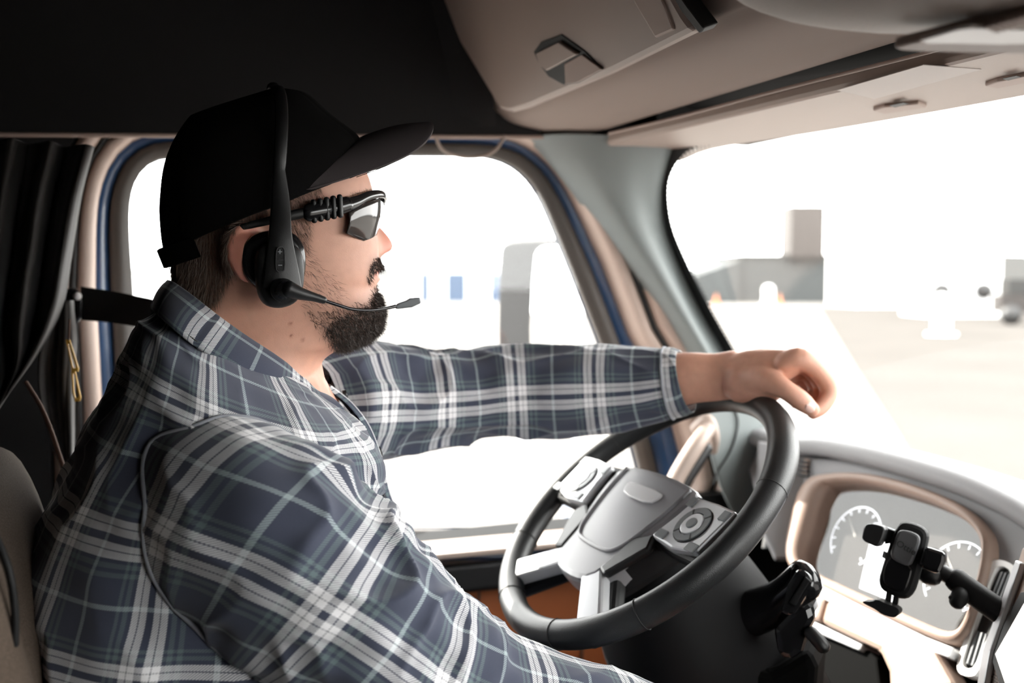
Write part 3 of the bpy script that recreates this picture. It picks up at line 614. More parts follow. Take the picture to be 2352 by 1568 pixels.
# ================================================================== MIRRORS outside the driver's window
mr = empty('door_mirror', V(1280, 720, y=1.42), 'tall door mirror seen through the side window', 'mirror')
MP = Plane(V(1280, 720, y=1.42), nrm((-.93, -.37, 0)))
MP.plate('housing', [(1205, 580), (1218, 558), (1245, 552), (1300, 550), (1400, 552), (1420, 600), (1425, 800), (1400, 850), (1215, 850), (1200, 820)], -.09, -.004, M['blackm'], mr, bev=.008, round_=1)
MP.plate('glass', [(1228, 590), (1240, 568), (1260, 562), (1390, 562), (1405, 620), (1408, 790), (1390, 838), (1232, 838), (1218, 810)], -.004, 0, M['mirror'], mr, bev=.001, round_=1)
mr2 = empty('convex_mirror', V(1265, 1060, y=1.42), 'small rounded convex mirror below the door mirror', 'mirror')
cp = chaikin([(1205, 1000), (1250, 990), (1330, 995), (1345, 1030), (1335, 1110), (1300, 1150), (1240, 1140), (1210, 1080)], 2)
MP.plate('housing', cp, -.05, -.004, M['bwhite'], mr2, bev=.006)
MP.plate('glass', (cp - cp.mean(0)) * .88 + cp.mean(0), -.004, 0, M['mirror'], mr2, bev=.001)
tag(tubeobj('mirror_bracket', [V(1300, 800, y=1.48), V(1300, 1260, y=1.48)], .012, M['bwhite'], None, n=12), 'upright bracket tube carrying both mirrors outside the door', 'bracket')
tubeobj('bracket_arm', [V(1300, 1240, y=1.48), V(1300, 1240, y=1.08)], .012, M['bwhite'], bpy.data.objects['mirror_bracket'], n=10)
# ================================================================== BEHIND THE DRIVER
def cloth(name, left, right, y, amp, folds, m, n=60, mm=90, parent=None, ph=0, **k):
    Lc, Rc = cr(left, n), cr(right, n); rows = []
    for i, (l, r) in enumerate(zip(Lc, Rc)):
        a, b = V(*l, y=y), V(*r, y=y); row = []
        for j in range(mm):
            t = j / (mm - 1); wv = math.sin(ph + folds * 2 * math.pi * (t ** 1.3) + .8 * math.sin(i / n * 3)) + .35 * math.sin(2.3 * folds * 2 * math.pi * t + i * .05)
            row.append(a + (b - a) * t + np.array([0, -amp * wv * (.6 + .4 * math.sin(i / n * 3.1)), 0]))
        rows.append(row)
    o = loftobj(name, rows, m, parent, closed=False, **k)
    s = o.modifiers.new('thick', 'SOLIDIFY'); s.thickness = .002; return o
cu = empty('sleeper_curtain', V(100, 600, y=.8), 'dark brown sleeper curtain gathered in folds behind the driver', 'curtain')
cloth('curtain_panel', [(-260, 300), (-260, 500), (-260, 700), (-250, 860), (-120, 980), (-60, 1050)], [(214, 338), (184, 450), (160, 590), (140, 700), (90, 800), (0, 925)], .80, .035, 4.5, M['curtain'], parent=cu)
cloth('curtain_tail', [(120, 690), (96, 790), (90, 880), (108, 980), (140, 1070)], [(166, 690), (178, 790), (180, 880), (178, 990), (170, 1085)], .84, .014, 1.6, M['curtain'], mm=50, parent=cu, ph=1)
sb = empty('seat_belt', V(168, 700, y=.93), 'black seat belt strap running from the rear pillar to the driver\'s far shoulder', 'seat belt')
st = cr([list(V(186, 696, y=.95)), list(V(300, 712, y=.90)), list(V(420, 745, y=.80)), list(V(520, 800, y=.70))], 24)
hw = cr([[.024], [.022], [.022], [.022]], 24)[:, 0]
loftobj('strap', [[p + np.array([0, .0, h]) for p, h in zip(st, hw)], [p + np.array([0, -.002, 0]) for p in st], [p - np.array([0, .0, h]) for p, h in zip(st, hw)]], M['belt'], sb, closed=False)
AP = Plane(V(168, 700, y=.955), (0, -1, 0))
bh = AP.plate('belt_guide', [(148, 668), (160, 660), (182, 664), (192, 690), (190, 728), (178, 744), (156, 740), (148, 720)], -.012, .014, M['gloss'], sb, bev=.004)
tubeobj('guide_bolt', [AP.at(178, 680, .014), AP.at(178, 680, .018)], .006, M['white'], bh, n=12)
yt = empty('yellow_tag', V(168, 850, y=.815), 'yellow looped tag hanging under the belt guide by the curtain', 'tag')
YP = Plane(V(168, 850, y=.815), (-.3, -1, 0))
for o_, i_ in (([(152, 780), (160, 778), (181, 845), (180, 853), (166, 852)], [(157, 790), (160, 790), (174, 843), (172, 846), (168, 843)]), ([(164, 848), (172, 846), (186, 912), (184, 920), (172, 922), (166, 900)], [(168, 858), (171, 857), (181, 908), (179, 914), (174, 914), (170, 898)])):
    YP.ring('loop', o_, i_, -.001, .001, M['yellow'], yt)
tubeobj('tag_cord', [V(160, 735, y=.815), V(158, 780, y=.815)], .0015, M['cord'], yt, n=6)
tag(tubeobj('tie_cord', [V(*p, y=.74) for p in [(60, 878), (92, 930), (116, 985), (138, 1050), (158, 1105)]], .0026, M['cord'], None, n=8, smoothn=60), 'thin brown twisted cord hanging below the curtain', 'cord')
# driver's seat
se = empty('captain_chair', (-.02, .5, 1.45), 'beige woven driver seat behind the driver\'s back', 'seat')
def rbox(name, c, R_, ax, m, parent, e=.35, n=20, mm=40):
    ax = [nrm(a) for a in ax]; out = []
    for row in sellip((0, 0, 0), R_, e, n, mm): out.append([np.asarray(c) + ax[0] * p[0] + ax[1] * p[1] + ax[2] * p[2] for p in row])
    return loftobj(name, out, m, parent, caps=(True, True))
rec = math.radians(12); bx = (math.cos(rec), 0, math.sin(rec)); bz = (-math.sin(rec), 0, math.cos(rec))
tb = V(40, 1130, y=.35)
rbox('backrest', (tb[0] + .005, .50, tb[2] - .355), (.065, .25, .36), (bx, (0, 1, 0), bz), M['seat'], se)
rbox('side_bolster', V(-20, 1480, y=.24) + np.array([-.03, 0, -.10]), (.07, .05, .30), (bx, (0, 1, 0), bz), M['seat'], se)
rbox('seat_cushion', (.14, .5, 1.52), (.27, .26, .07), ((1, 0, 0.05), (0, 1, 0), (0, 0, 1)), M['seat'], se)
box('seat_base', (-.1, .28, 1.15), (.36, .72, 1.46), M['blackm'], se, bev=.02)
tubeobj('bolster_piping', [V(-12, 1228, y=.235), V(20, 1310, y=.225), V(34, 1400, y=.225), V(34, 1480, y=.225)], .003, M['blackm'], se, n=8, smoothn=20)

# ================================================================== OUTSIDE
mesh('ground_concrete', [(-60, -200, 0), (400, -200, 0), (400, 400, 0), (-60, 400, 0)], [(0, 1, 2, 3)], M['ground'], None, False, **S)
def gz(px, py, z=.0): return V(px, py, z=z)
# darker yard surface beyond the bright concrete lane
mesh('yard_asphalt', [gz(*p, z=.01) for p in [(1880, 705), (1975, 860), (2060, 990), (2130, 1110), (3400, 1300), (2700, 700)]], [(0, 1, 2, 3, 4, 5)], M['asphalt'], None, False, **S)
# range of hills all along the horizon
hr = []
for i in range(90):
    a = math.radians(-10 + i * 1.35); R = 420; h = 3 + 10 * (noise.noise((i * .13, .3, 0)) + .35) + 2 * noise.noise((i * .7, 5, 0))
    if a > math.radians(72): h += 4
    hr.append([(R * math.sin(a), R * math.cos(a), -2), (R * 1.1 * math.sin(a), R * 1.1 * math.cos(a), max(1, h)), (R * 1.4 * math.sin(a), R * 1.4 * math.cos(a), -2)])
loftobj('hills', hr, M['hill'], None, closed=False, **S)
def bld(name, label, px0, px1, ytop, ybase, dep, depth, m, roof=None, cat='building', group=None):
    a = V(px0, 640, d=dep); b = V(px1, 640, d=dep); n = FW * np.array([1, 1, 0]); n = nrm(n) * depth
    z1 = V((px0 + px1) / 2, ytop, d=dep)[2]; t = empty(name, ((a + b) / 2 * [1, 1, 0]), label, cat, group)
    prism('wall', [(a[0], a[1], 0), (b[0], b[1], 0), (b[0] + n[0], b[1] + n[1], 0), (a[0] + n[0], a[1] + n[1], 0)], (0, 0, z1), M[m], t)
    q = nrm(b - a) * dep * .002; e = nrm(n) * dep * .003
    prism('roof', [(a - q - e) * [1, 1, 0] + [0, 0, z1], (b + q - e) * [1, 1, 0] + [0, 0, z1], (b + q + n) * [1, 1, 0] + [0, 0, z1], (a - q + n) * [1, 1, 0] + [0, 0, z1]], (0, 0, dep * .0016), M[roof or m], t)
    return t, a, b, z1
t, a, b, z1 = bld('warehouse', 'long white building with blue loading doors beyond the side window', 900, 1420, 612, 690, 100, 20, 'bwhite')
for x0, x1 in ((966, 986), (1026, 1070), (1126, 1192), (1240, 1300)):
    p, q = V(x0, 640, d=99.8), V(x1, 640, d=99.8); d = nrm(FW * [1, 1, 0]) * .2
    dd = prism('loading_door', [(p[0], p[1], .0), (q[0], q[1], .0), tuple(q * [1, 1, 0] + d), tuple(p * [1, 1, 0] + d)], (0, 0, V(x0, 626, d=99.8)[2]), M['bblue'], t)
    for k in range(1, 4):
        zz = V(x0, 626, d=99.8)[2] * k / 4
        prism('panel_joint', [(p[0], p[1], zz), (q[0], q[1], zz), tuple(q * [1, 1, 0] - d * .2 + [0, 0, zz]), tuple(p * [1, 1, 0] - d * .2 + [0, 0, zz])], (0, 0, .06), M['bgrey'], dd)
t, a, b, z1 = bld('low_shed', 'pale low shed far off behind the driver\'s neck', 300, 395, 622, 690, 130, 20, 'bwhite', 'bgrey')
# grey hall with a brown tower on it
t, a, b, z1 = bld('grey_hall', 'grey hall with sloping end below the brown tower ahead', 1700, 1915, 588, 690, 95, 12, 'bgrey')
c = V(1915, 640, d=95); dn = nrm(FW * [1, 1, 0]) * 12; e = V(1945, 690, d=95)
prism('sloping_end', [(c[0], c[1], 0), (e[0], e[1], 0), (c[0], c[1], z1)], dn, M['bgrey'], t)
a2, b2 = V(1600, 640, d=94.5), V(1700, 640, d=94.5)
prism('side_wing', [(a2[0], a2[1], 0), (b2[0], b2[1], 0), (b2[0], b2[1], z1 * .92), (a2[0], a2[1], z1 * .6)], dn, M['bgrey'], t)
p, q = V(1816, 560, d=94), V(1895, 560, d=94); zt0, zt1 = V(1850, 596, d=94)[2], V(1850, 472, d=94)[2]
tw = empty('brown_tower', (p + q) / 2 * [1, 1, 0] + [0, 0, zt0], 'square dark brown tower box rising above the grey hall', 'tower')
prism('tower_wall', [(p[0], p[1], zt0), (q[0], q[1], zt0), tuple(q * [1, 1, 0] + dn * .3 + [0, 0, zt0]), tuple(p * [1, 1, 0] + dn * .3 + [0, 0, zt0])], (0, 0, zt1 - zt0), M['bbrown'], tw)
prism('tower_base', [(p[0], p[1], z1), (q[0], q[1], z1), tuple(q * [1, 1, 0] + dn * .3 + [0, 0, z1]), tuple(p * [1, 1, 0] + dn * .3 + [0, 0, z1])], (0, 0, zt0 - z1), M['bgrey'], tw)
# white hall with dark eave line, at right
t, a, b, z1 = bld('white_hall', 'white hall with a thin dark eave ahead of the windscreen', 1972, 2118, 492, 690, 80, 8, 'bwhite', 'bwhite')
p, q = V(1975, 492, d=79.8), V(2118, 480, d=79.8)
tubeobj('eave_gutter', [p, q], .14, M['bbrown'], t, n=6, round_=False)
tubeobj('downpipe', [V(1980, 500, d=79.8), V(1980, 680, d=79.8)], .09, M['bwhite'], t, n=6)
t, a, b, z1 = bld('white_trailer', 'white box trailer parked at the far right of the yard', 2130, 2300, 560, 672, 60, 4, 'bwhite', 'bwhite', 'trailer')
for x in (2165, 2262): 
    p = V(x, 668, d=59.8); tubeobj('wheel', [p, p + dn * .02], .5, M['rubber'], t, n=18)
# dark parked truck at the right edge
t = empty('parked_truck', V(2350, 690, d=50) * [1, 1, 0], 'dark parked truck cropped by the right edge of the view', 'truck')
p, q = V(2300, 660, d=50), V(2460, 660, d=50); zz = V(2340, 700, d=50)[2]
prism('chassis', [(p[0], p[1], .6), (q[0], q[1], .6), tuple(q * [1, 1, 0] + dn * .08 + [0, 0, .6]), tuple(p * [1, 1, 0] + dn * .08 + [0, 0, .6])], (0, 0, .9), M['bbrown'], t)
prism('truck_cab', [(p[0] + .5, p[1], 1.5), (q[0], q[1], 1.5), tuple(q * [1, 1, 0] + dn * .08 + [0, 0, 1.5]), tuple(p * [1, 1, 0] + dn * .08 + [.5, 0, 1.5])], (0, 0, .8), M['hill'], t, .05)
for x in (2325, 2400): pp = V(x, 690, d=49.8) * [1, 1, 0] + [0, 0, .5]; tubeobj('wheel', [pp, pp + dn * .015], .5, M['rubber'], t, n=18)
# bollards and barrier
for i, (x, y0, y1, r, lab) in enumerate(((2162, 690, 770, 20, 'tall white bollard standing in the yard ahead'), (1765, 664, 700, 12, 'short white bollard at the foot of the grey hall'))):
    g = gz(x, y1); dd = (g - CAM) @ FW; ht = (y1 - y0) / F * dd; rr = r / F * dd
    t = empty('bollard', g, lab, 'bollard'); tubeobj('post', [g, g + [0, 0, ht]], rr, M['bwhite'], t, n=20)
    tubeobj('foot_plate', [g, g + [0, 0, .08]], rr * 1.7, M['bwhite'], t, n=20, round_=False)
for x, lab in ((1790, 'orange traffic cone by the grey hall, right of the short bollard'), (1645, 'orange traffic cone near the windscreen pillar')):
    g = gz(x, 702); t = empty('traffic_cone', g, lab, 'cone')
    tubeobj('cone_body', [g, g + [0, 0, .45], g + [0, 0, .95]], [.30, .18, .05], M['orange'], t, n=16)
    prism('cone_base', [g + [-.35, -.35, 0], g + [.35, -.35, 0], g + [.35, .35, 0], g + [-.35, .35, 0]], (0, 0, .05), M['orange'], t)
# ================================================================== THE DRIVER
dr_ = empty('driver', (.14, .5, 1.6), 'bearded man in a grey and white plaid shirt and black cap steering the truck', 'person')
YS = .5
# ---- head and neck as horizontal rings
front = [(640, 222), (720, 240), (760, 285), (790, 330), (818, 370), (838, 406), (848, 436), (851, 456), (850, 480), (853, 505), (856, 530), (858, 556), (858, 580), (860, 600), (862, 620), (862, 642), (858, 662), (868, 688), (875, 710), (874, 735), (864, 758), (838, 778), (800, 792), (762, 806), (738, 824), (722, 848), (706, 876), (694, 920), (690, 970)]
back = [(640, 222), (560, 232), (470, 270), (420, 320), (398, 380), (388, 450), (386, 510), (390, 560), (396, 600), (400, 640), (404, 680), (402, 730), (394, 790), (385, 850)]
wid = [(222, .0), (232, .022), (255, .045), (290, .062), (340, .073), (400, .0785), (460, .079), (520, .0775), (570, .0765), (620, .0755), (670, .073), (710, .0705), (740, .068), (770, .0655), (800, .066), (840, .070), (880, .078), (930, .09), (970, .10)]
fz = np.array([V(a, b, y=YS)[[0, 2]] for a, b in front]); bz_ = np.array([V(a, b, y=YS)[[0, 2]] for a, b in back])
def zpy(py): return V(620, py, y=YS)[2]
wz = np.array([(w_, zpy(p)) for p, w_ in wid])
fz = cr(fz, 200); bz_ = cr(bz_, 200)
def prof(z):
    xf = np.interp(-z, -fz[:, 1], fz[:, 0]); xb = np.interp(-z, -bz_[:, 1], bz_[:, 0]); wv = np.interp(-z, -wz[:, 1], wz[:, 0]); return xf, xb, wv
gs = lambda z, py, s: math.exp(-((z - zpy(py)) / (s * .00047)) ** 2)
nose_pts = np.array([(440, 0), (478, .0), (500, .003), (520, .007), (540, .0160), (556, .0215), (566, .0232), (577, .0215), (585, .0125), (592, .003), (602, .0), (700, 0)])
def face(z, th):
    xf, xb, wv = prof(z); c, s = math.cos(th), math.sin(th); xm = xb * .46 + xf * .54 if z > zpy(800) else (xb + xf) / 2
    p_, q_ = (.80, .86)
    py = 640 + (2.3 - z) * F / 1.157 * 1.0
    if c > 0: x = xm + (xf - xm) * abs(c) ** p_
    else: x = xm - (xm - xb) * abs(c) ** .9
    y = wv * math.copysign(abs(s) ** q_, s)
    if c > 0:
        nz = np.interp(py, nose_pts[:, 0], nose_pts[:, 1]); sg = .0065 + .007 * min(1, max(0, (py - 500) / 70))
        x += nz * math.exp(-(y / sg) ** 2)
        x += .009 * gs(z, 612, 12) * math.exp(-(y / .022) ** 2) + .0045 * gs(z, 640, 9) * math.exp(-(y / .022) ** 2) - .0035 * gs(z, 628, 3.5) * math.exp(-(y / .024) ** 2)
        for sy in (-1, 1):
            x -= .010 * gs(z, 497, 20) * math.exp(-((y - sy * .032) / .016) ** 2)
            x += .004 * gs(z, 500, 9) * math.exp(-((y - sy * .032) / .011) ** 2)
            x += .003 * gs(z, 458, 12) * math.exp(-((y - sy * .028) / .02) ** 2)
            x += .0055 * gs(z, 585, 12) * math.exp(-((y - sy * .0125) / .006) ** 2)
            x += .004 * gs(z, 575, 40) * math.exp(-((y - sy * .042) / .016) ** 2)
    return (x, YS + y, z)
zz = [zpy(p) for p in list(np.arange(223, 300, 6)) + list(np.arange(300, 970, 3.2))]
hrings = [[face(z, t) for t in np.linspace(0, 2 * math.pi, 120, endpoint=False)] for z in zz]
bv, bf = [], []
def addR(rings, caps=(True, True)):
    v, f, _ = loft(rings, True, caps); b = len(bv); bv.extend(v); bf.extend([tuple(i + b for i in q) for q in f])
addR(hrings)
# ears
for s in (-1, 1):
    ec = np.array([V(*p, y=.425)[[0, 2]] for p in [(596, 538), (572, 519), (546, 526), (530, 552), (529, 584), (541, 612), (556, 634), (572, 640), (580, 622)]])
    e3 = [(x, YS + s * (.074 + .012 * math.sin(math.pi * i / 8)), z) for i, (x, z) in enumerate(ec)]
    addR(endcaps(tube(cr(e3, 40), .0045, 10)))
    c = ec.mean(0); addR(endcaps(tube([(c[0] + .004, YS + s * .070, c[1]), (c[0] - .002, YS + s * .078, c[1])], [.018, .017], 20, 1.35, (0, 0, 1))))
# torso core and limbs under the clothes
T = lambda px, py, y: V(px, py, y=y)
addR(endcaps(tube(cr([T(560, 840, .5), T(540, 960, .5), T(500, 1150, .5), T(460, 1400, .5), T(430, 1600, .5), T(440, 1760, .5)], 30), cr([[.07], [.10], [.12], [.125], [.13], [.12]], 30)[:, 0], 28, 1.25, (0, 0, 1))))
RA = [T(590, 1100, .36), T(640, 1200, .29), T(760, 1350, .27), T(900, 1520, .27), T(1090, 1600, .29), T(1300, 1680, .30), T(1500, 1740, .31)]
addR(endcaps(tube(cr(RA, 40), cr([[.05], [.055], [.05], [.045], [.043], [.036], [.030]], 40)[:, 0], 20)))
# right hand resting on the thigh, mostly out of frame
W_ = RA[-1]
LA = [T(820, 940, .66), T(950, 920, .70), T(1150, 912, .69), T(1350, 895, .64), T(1500, 880, .58), T(1585, 868, .545), T(1640, 866, .525), T(1690, 860, .505)]
LR = [.045, .056, .050, .046, .040, .0350, .0322, .0325]
addR(endcaps(tube(cr(LA, 60), cr([[r] for r in LR], 60)[:, 0], 24, .82, (0, 1, 0))))
# ---- left hand: palm and five fingers closing over the rim
HPt = lambda px, py, y: V(px, py, y=y)
def chain(pts, rad, n=26, k=14, flat=1.0): addR(endcaps(tube(cr(pts, n), cr([[r] for r in rad], n)[:, 0], k, flat, (0, 1, 0) if flat < 1 else (0, 0, 1))))
mcp = [(1828, 832, .428), (1838, 836, .450), (1836, 842, .472), (1826, 852, .492)]
chain([HPt(1670, 862, .505), HPt(1720, 856, .485), HPt(1770, 846, .460), HPt(1820, 832, .436)], [.024, .030, .026, .0175], flat=.75)
chain([HPt(1680, 866, .51), HPt(1740, 850, .495), HPt(1800, 848, .480), HPt(1836, 848, .470)], [.023, .029, .024, .0155], flat=.85)
chain([HPt(1680, 872, .52), HPt(1740, 862, .515), HPt(1800, 862, .505), HPt(1826, 862, .495)], [.022, .027, .023, .015], flat=.85)
chain([HPt(1700, 872, .49), HPt(1750, 884, .462), HPt(1775, 888, .445)], [.030, .027, .020], flat=.85)
# index, middle, ring, little: proximal, middle and end bones
chain([HPt(1800, 836, .440), HPt(1834, 824, .428), HPt(1868, 842, .422), HPt(1899, 878, .420), HPt(1902, 908, .418), HPt(1886, 934, .416), HPt(1866, 948, .416)], [.015, .0150, .0128, .0125, .0112, .0102, .0088])
chain([HPt(1806, 846, .460), HPt(1838, 832, .451), HPt(1872, 856, .446), HPt(1890, 892, .443), HPt(1874, 920, .441), HPt(1846, 928, .441)], [.015, .0150, .0128, .0122, .0108, .0090])
chain([HPt(1806, 856, .480), HPt(1836, 842, .473), HPt(1864, 866, .468), HPt(1876, 898, .465), HPt(1860, 924, .463), HPt(1838, 930, .462)], [.0145, .0145, .0122, .0115, .0102, .0086])
chain([HPt(1798, 866, .500), HPt(1826, 856, .493), HPt(1850, 876, .489), HPt(1858, 902, .487), HPt(1844, 922, .485), HPt(1826, 926, .484)], [.0135, .0135, .0108, .0102, .0092, .0078])
chain([HPt(1726, 872, .472), HPt(1768, 876, .440), HPt(1806, 896, .418), HPt(1840, 920, .408), HPt(1868, 942, .404)], [.022, .0170, .0128, .0128, .0092])
# right hand
chain([W_, W_ + [.05, .01, -.01], W_ + [.10, .02, -.02]], [.030, .034, .028], flat=.6)
for i in range(4):
    b = W_ + np.array([.09, -.018 + i * .019, -.018]); chain([b, b + [.035, 0, .004], b + [.060, 0, -.012], b + [.072, 0, -.03]], [.011, .010, .009, .008])
chain([W_ + [.03, -.02, 0], W_ + [.055, -.045, -.005], W_ + [.085, -.055, -.012]], [.014, .012, .009])
me = bpy.data.meshes.new('b'); me.from_pydata([tuple(map(float, p)) for p in bv], [], bf); me.update()
bo = bpy.data.objects.new('body', me); COL.objects.link(bo)
bm = bmesh.new(); bm.from_mesh(me); bmesh.ops.recalc_face_normals(bm, faces=bm.faces); bm.to_mesh(me); bm.free()
r = bo.modifiers.new('r', 'REMESH'); r.mode = 'VOXEL'; r.voxel_size = .0021
s_ = bo.modifiers.new('s', 'SMOOTH'); s_.factor = .5; s_.iterations = 7
bpy.context.view_layer.update()
nm = bpy.data.meshes.new_from_object(bo.evaluated_get(bpy.context.evaluated_depsgraph_get())); bpy.data.objects.remove(bo)
nm.name = 'body'; nm.materials.clear(); nm.materials.append(M['skin']); nm.shade_smooth()
body = link(bpy.data.objects.new('body', nm), dr_)
BVH = BVHTree.FromPolygons([v.co for v in nm.vertices], [tuple(p.vertices) for p in nm.polygons])
# ---- hair tone under the strands, redder lips; ear red also paints light shining through it
def inpoly(P, poly):
    P = np.asarray(P); x, y = P[:, 0], P[:, 1]; r = np.zeros(len(P), bool); q = poly; j = len(q) - 1
    for i in range(len(q)):
        c = ((q[i][1] > y) != (q[j][1] > y)) & (x < (q[j][0] - q[i][0]) * (y - q[i][1]) / (q[j][1] - q[i][1] + 1e-12) + q[i][0]); r ^= c; j = i
    return r
def ppx(P):
    """pixel coordinates of points after folding them to the near side of the face"""
    P = np.array(P, float); P[:, 1] = YS - abs(P[:, 1] - YS); d = P - CAM; z = d @ FW
    return np.stack([CX + F * (d @ RT) / z, CY - F * (d @ UPV) / z], 1)
BEARD = [(700, 706), (740, 716), (770, 700), (800, 696), (840, 690), (852, 664), (866, 652), (884, 656), (905, 684), (930, 700), (930, 760), (880, 800), (770, 806), (740, 772), (712, 740)]
BEARDD = [(742, 752), (770, 726), (810, 716), (846, 700), (858, 674), (872, 668), (930, 690), (930, 760), (880, 800), (790, 806), (760, 786)]
MUST = [(846, 616), (854, 598), (864, 590), (895, 594), (895, 614), (866, 619), (854, 634), (848, 652), (842, 644)]
STUB = [(690, 560), (706, 560), (726, 600), (770, 640), (800, 690), (770, 716), (730, 724), (690, 712), (690, 640)]
SIDE = [(662, 425), (726, 420), (742, 440), (728, 470), (712, 520), (708, 575), (690, 580), (668, 560), (655, 500)]
BACKH = [(370, 520), (440, 500), (540, 500), (600, 470), (620, 480), (545, 520), (524, 556), (522, 590), (534, 626), (520, 650), (500, 690), (470, 706), (440, 690), (385, 660), (370, 600)]
HAIRTOP = [(370, 230), (700, 200), (850, 300), (820, 400), (700, 430), (600, 500), (380, 560)]
co_ = np.empty(len(nm.vertices) * 3, np.float32); nm.vertices.foreach_get('co', co_); co_ = co_.reshape(-1, 3)
pp = ppx(co_); head = (co_[:, 2] > zpy(815)) & (co_[:, 0] < .33) & (abs(co_[:, 1] - YS) < .1)
mask = np.zeros(len(co_))
for poly, a in ((BEARD, .35), (BEARDD, .75), (MUST, .6), (STUB, .10), (SIDE, .45), (BACKH, .65), (HAIRTOP, .9)):
    mask = np.maximum(mask, inpoly(pp, poly) * a)
mask *= head
# soften along the mesh
ed = np.empty(len(nm.edges) * 2, np.int32); nm.edges.foreach_get('vertices', ed); ed = ed.reshape(-1, 2)
dg = np.bincount(ed.ravel(), minlength=len(co_)).astype(float) + 1e-9
def soften(a, k):
    for _ in range(k): a = (a + (np.bincount(ed[:, 0], a[ed[:, 1]], len(a)) + np.bincount(ed[:, 1], a[ed[:, 0]], len(a))) / dg) / 2
    return a
mask = soften(mask, 25)
red = soften((((co_[:, 2] > zpy(660)) & (co_[:, 2] < zpy(510)) & (abs(co_[:, 1] - YS) > .078) & (co_[:, 0] < .14)) | ((co_[:, 0] > .284) & (co_[:, 0] < .4) & (abs(co_[:, 1] - YS) < .03) & (co_[:, 2] > zpy(590)))) * 1.0, 8) * .5
lip = soften(inpoly(pp, [(858, 626), (868, 620), (890, 622), (890, 650), (868, 650)]) * head * 1.0, 2) * .7
red = np.maximum(red, lip)
mole = np.zeros(len(co_))
for q in ((667, 743), (669, 771), (695, 781)):
    mole = np.maximum(mole, np.exp(-((pp - q) ** 2).sum(1) / 9.) * head)
at_ = nm.color_attributes.new('tone', 'FLOAT_COLOR', 'POINT'); at_.data.foreach_set('color', np.stack([mask, red, mole, np.ones(len(co_))], 1).astype(np.float32).ravel())
nt = M['skin'].node_tree; b_ = nt.nodes['Principled BSDF']; src = b_.inputs['Base Color'].links[0].from_socket
an = nt.nodes.new('ShaderNodeAttribute'); an.attribute_name = 'tone'; spx = nt.nodes.new('ShaderNodeSeparateColor'); nt.links.new(an.outputs['Color'], spx.inputs[0])
prev = src
for i, c in ((1, (.78, .24, .17)), (0, (.075, .045, .034)), (2, (.22, .06, .035))):
    mx = nt.nodes.new('ShaderNodeMixRGB'); mx.inputs[2].default_value = (*c, 1); nt.links.new(spx.outputs[i], mx.inputs[0]); nt.links.new(prev, mx.inputs[1]); prev = mx.outputs[0]
nt.links.new(prev, b_.inputs['Base Color'])
# ---- hair strands
def strands(name, poly, count, length, width, m, dirf, jit=.5, curl=0, parent=dr_, thin=None, segs=3):
    """short tapered ribbons rooted on the skin"""
    tri = nm.polygons; cen = np.empty(len(tri) * 3, np.float32); tri.foreach_get('center', cen); cen = cen.reshape(-1, 3); nn = np.empty(len(tri) * 3, np.float32); tri.foreach_get('normal', nn); nn = nn.reshape(-1, 3)
    ok = np.zeros(len(cen), bool); pc = ppx(cen)
    for pq in poly: ok |= inpoly(pc, pq)
    ok &= (cen[:, 2] > zpy(830)) & (cen[:, 0] < .34) & (abs(cen[:, 1] - YS) < .092)
    idx = np.where(ok)[0]; pick = rng.choice(idx, count); v, f = [], []
    for i in pick:
        c = cen[i] + rng.normal(0, .0008, 3); n_ = nn[i]; pf = pc[i]
        if thin and rng.random() > thin(pf): continue
        d = nrm(np.asarray(dirf(pf, cen[i]), float)); d = nrm(d - n_ * (d @ n_) * .9 + n_ * .28 + rng.normal(0, jit, 3) * .5)
        L = length * rng.uniform(.55, 1.15); b0 = len(v); sd = nrm(np.cross(d, nrm(CAM - c) + rng.normal(0, .4, 3)))
        q = rng.normal(0, curl, 3); P = c - n_ * .0006
        for k in range(segs + 1):
            wv = width * (1 - (k / segs) ** 1.5 * .85) / 2; v += [P - sd * wv, P + sd * wv]; P = P + d * L / segs; d = nrm(d + q - n_ * .10)
        for k in range(segs): f.append((b0 + 2 * k, b0 + 2 * k + 1, b0 + 2 * k + 3, b0 + 2 * k + 2))
    return mesh(name, v, f, m, parent, False, kind='stuff')
strands('hair', [BACKH], 15000, .012, .00042, M['hair'], lambda p, c: (-.15 + .35 * (p[0] > 480), 0, -1) if p[0] < 500 else (.1, 0, -1), .30)
strands('hair', [SIDE], 2600, .008, .00034, M['hair'], lambda p, c: (.45, 0, -1), .3)
strands('beard', [BEARD], 7000, .009, .00042, M['beardm'], lambda p, c: (.6, 0, -1), .8, .35)
strands('beard', [BEARDD], 15000, .011, .00046, M['beardm'], lambda p, c: (.6, 0, -1), .9, .45)
strands('beard', [STUB], 520, .012, .0003, M['beardm'], lambda p, c: (1, 0, -.75), .45, .25)
strands('moustache', [MUST], 2200, .0065, .00042, M['beardm'], lambda p, c: (.5, 0, -1), .6, .2)
strands('eyebrow', [[(800, 452), (850, 440), (862, 448), (860, 462), (810, 466)]], 900, .007, .0004, M['hair'], lambda p, c: (-.4, 0, .2), .4)
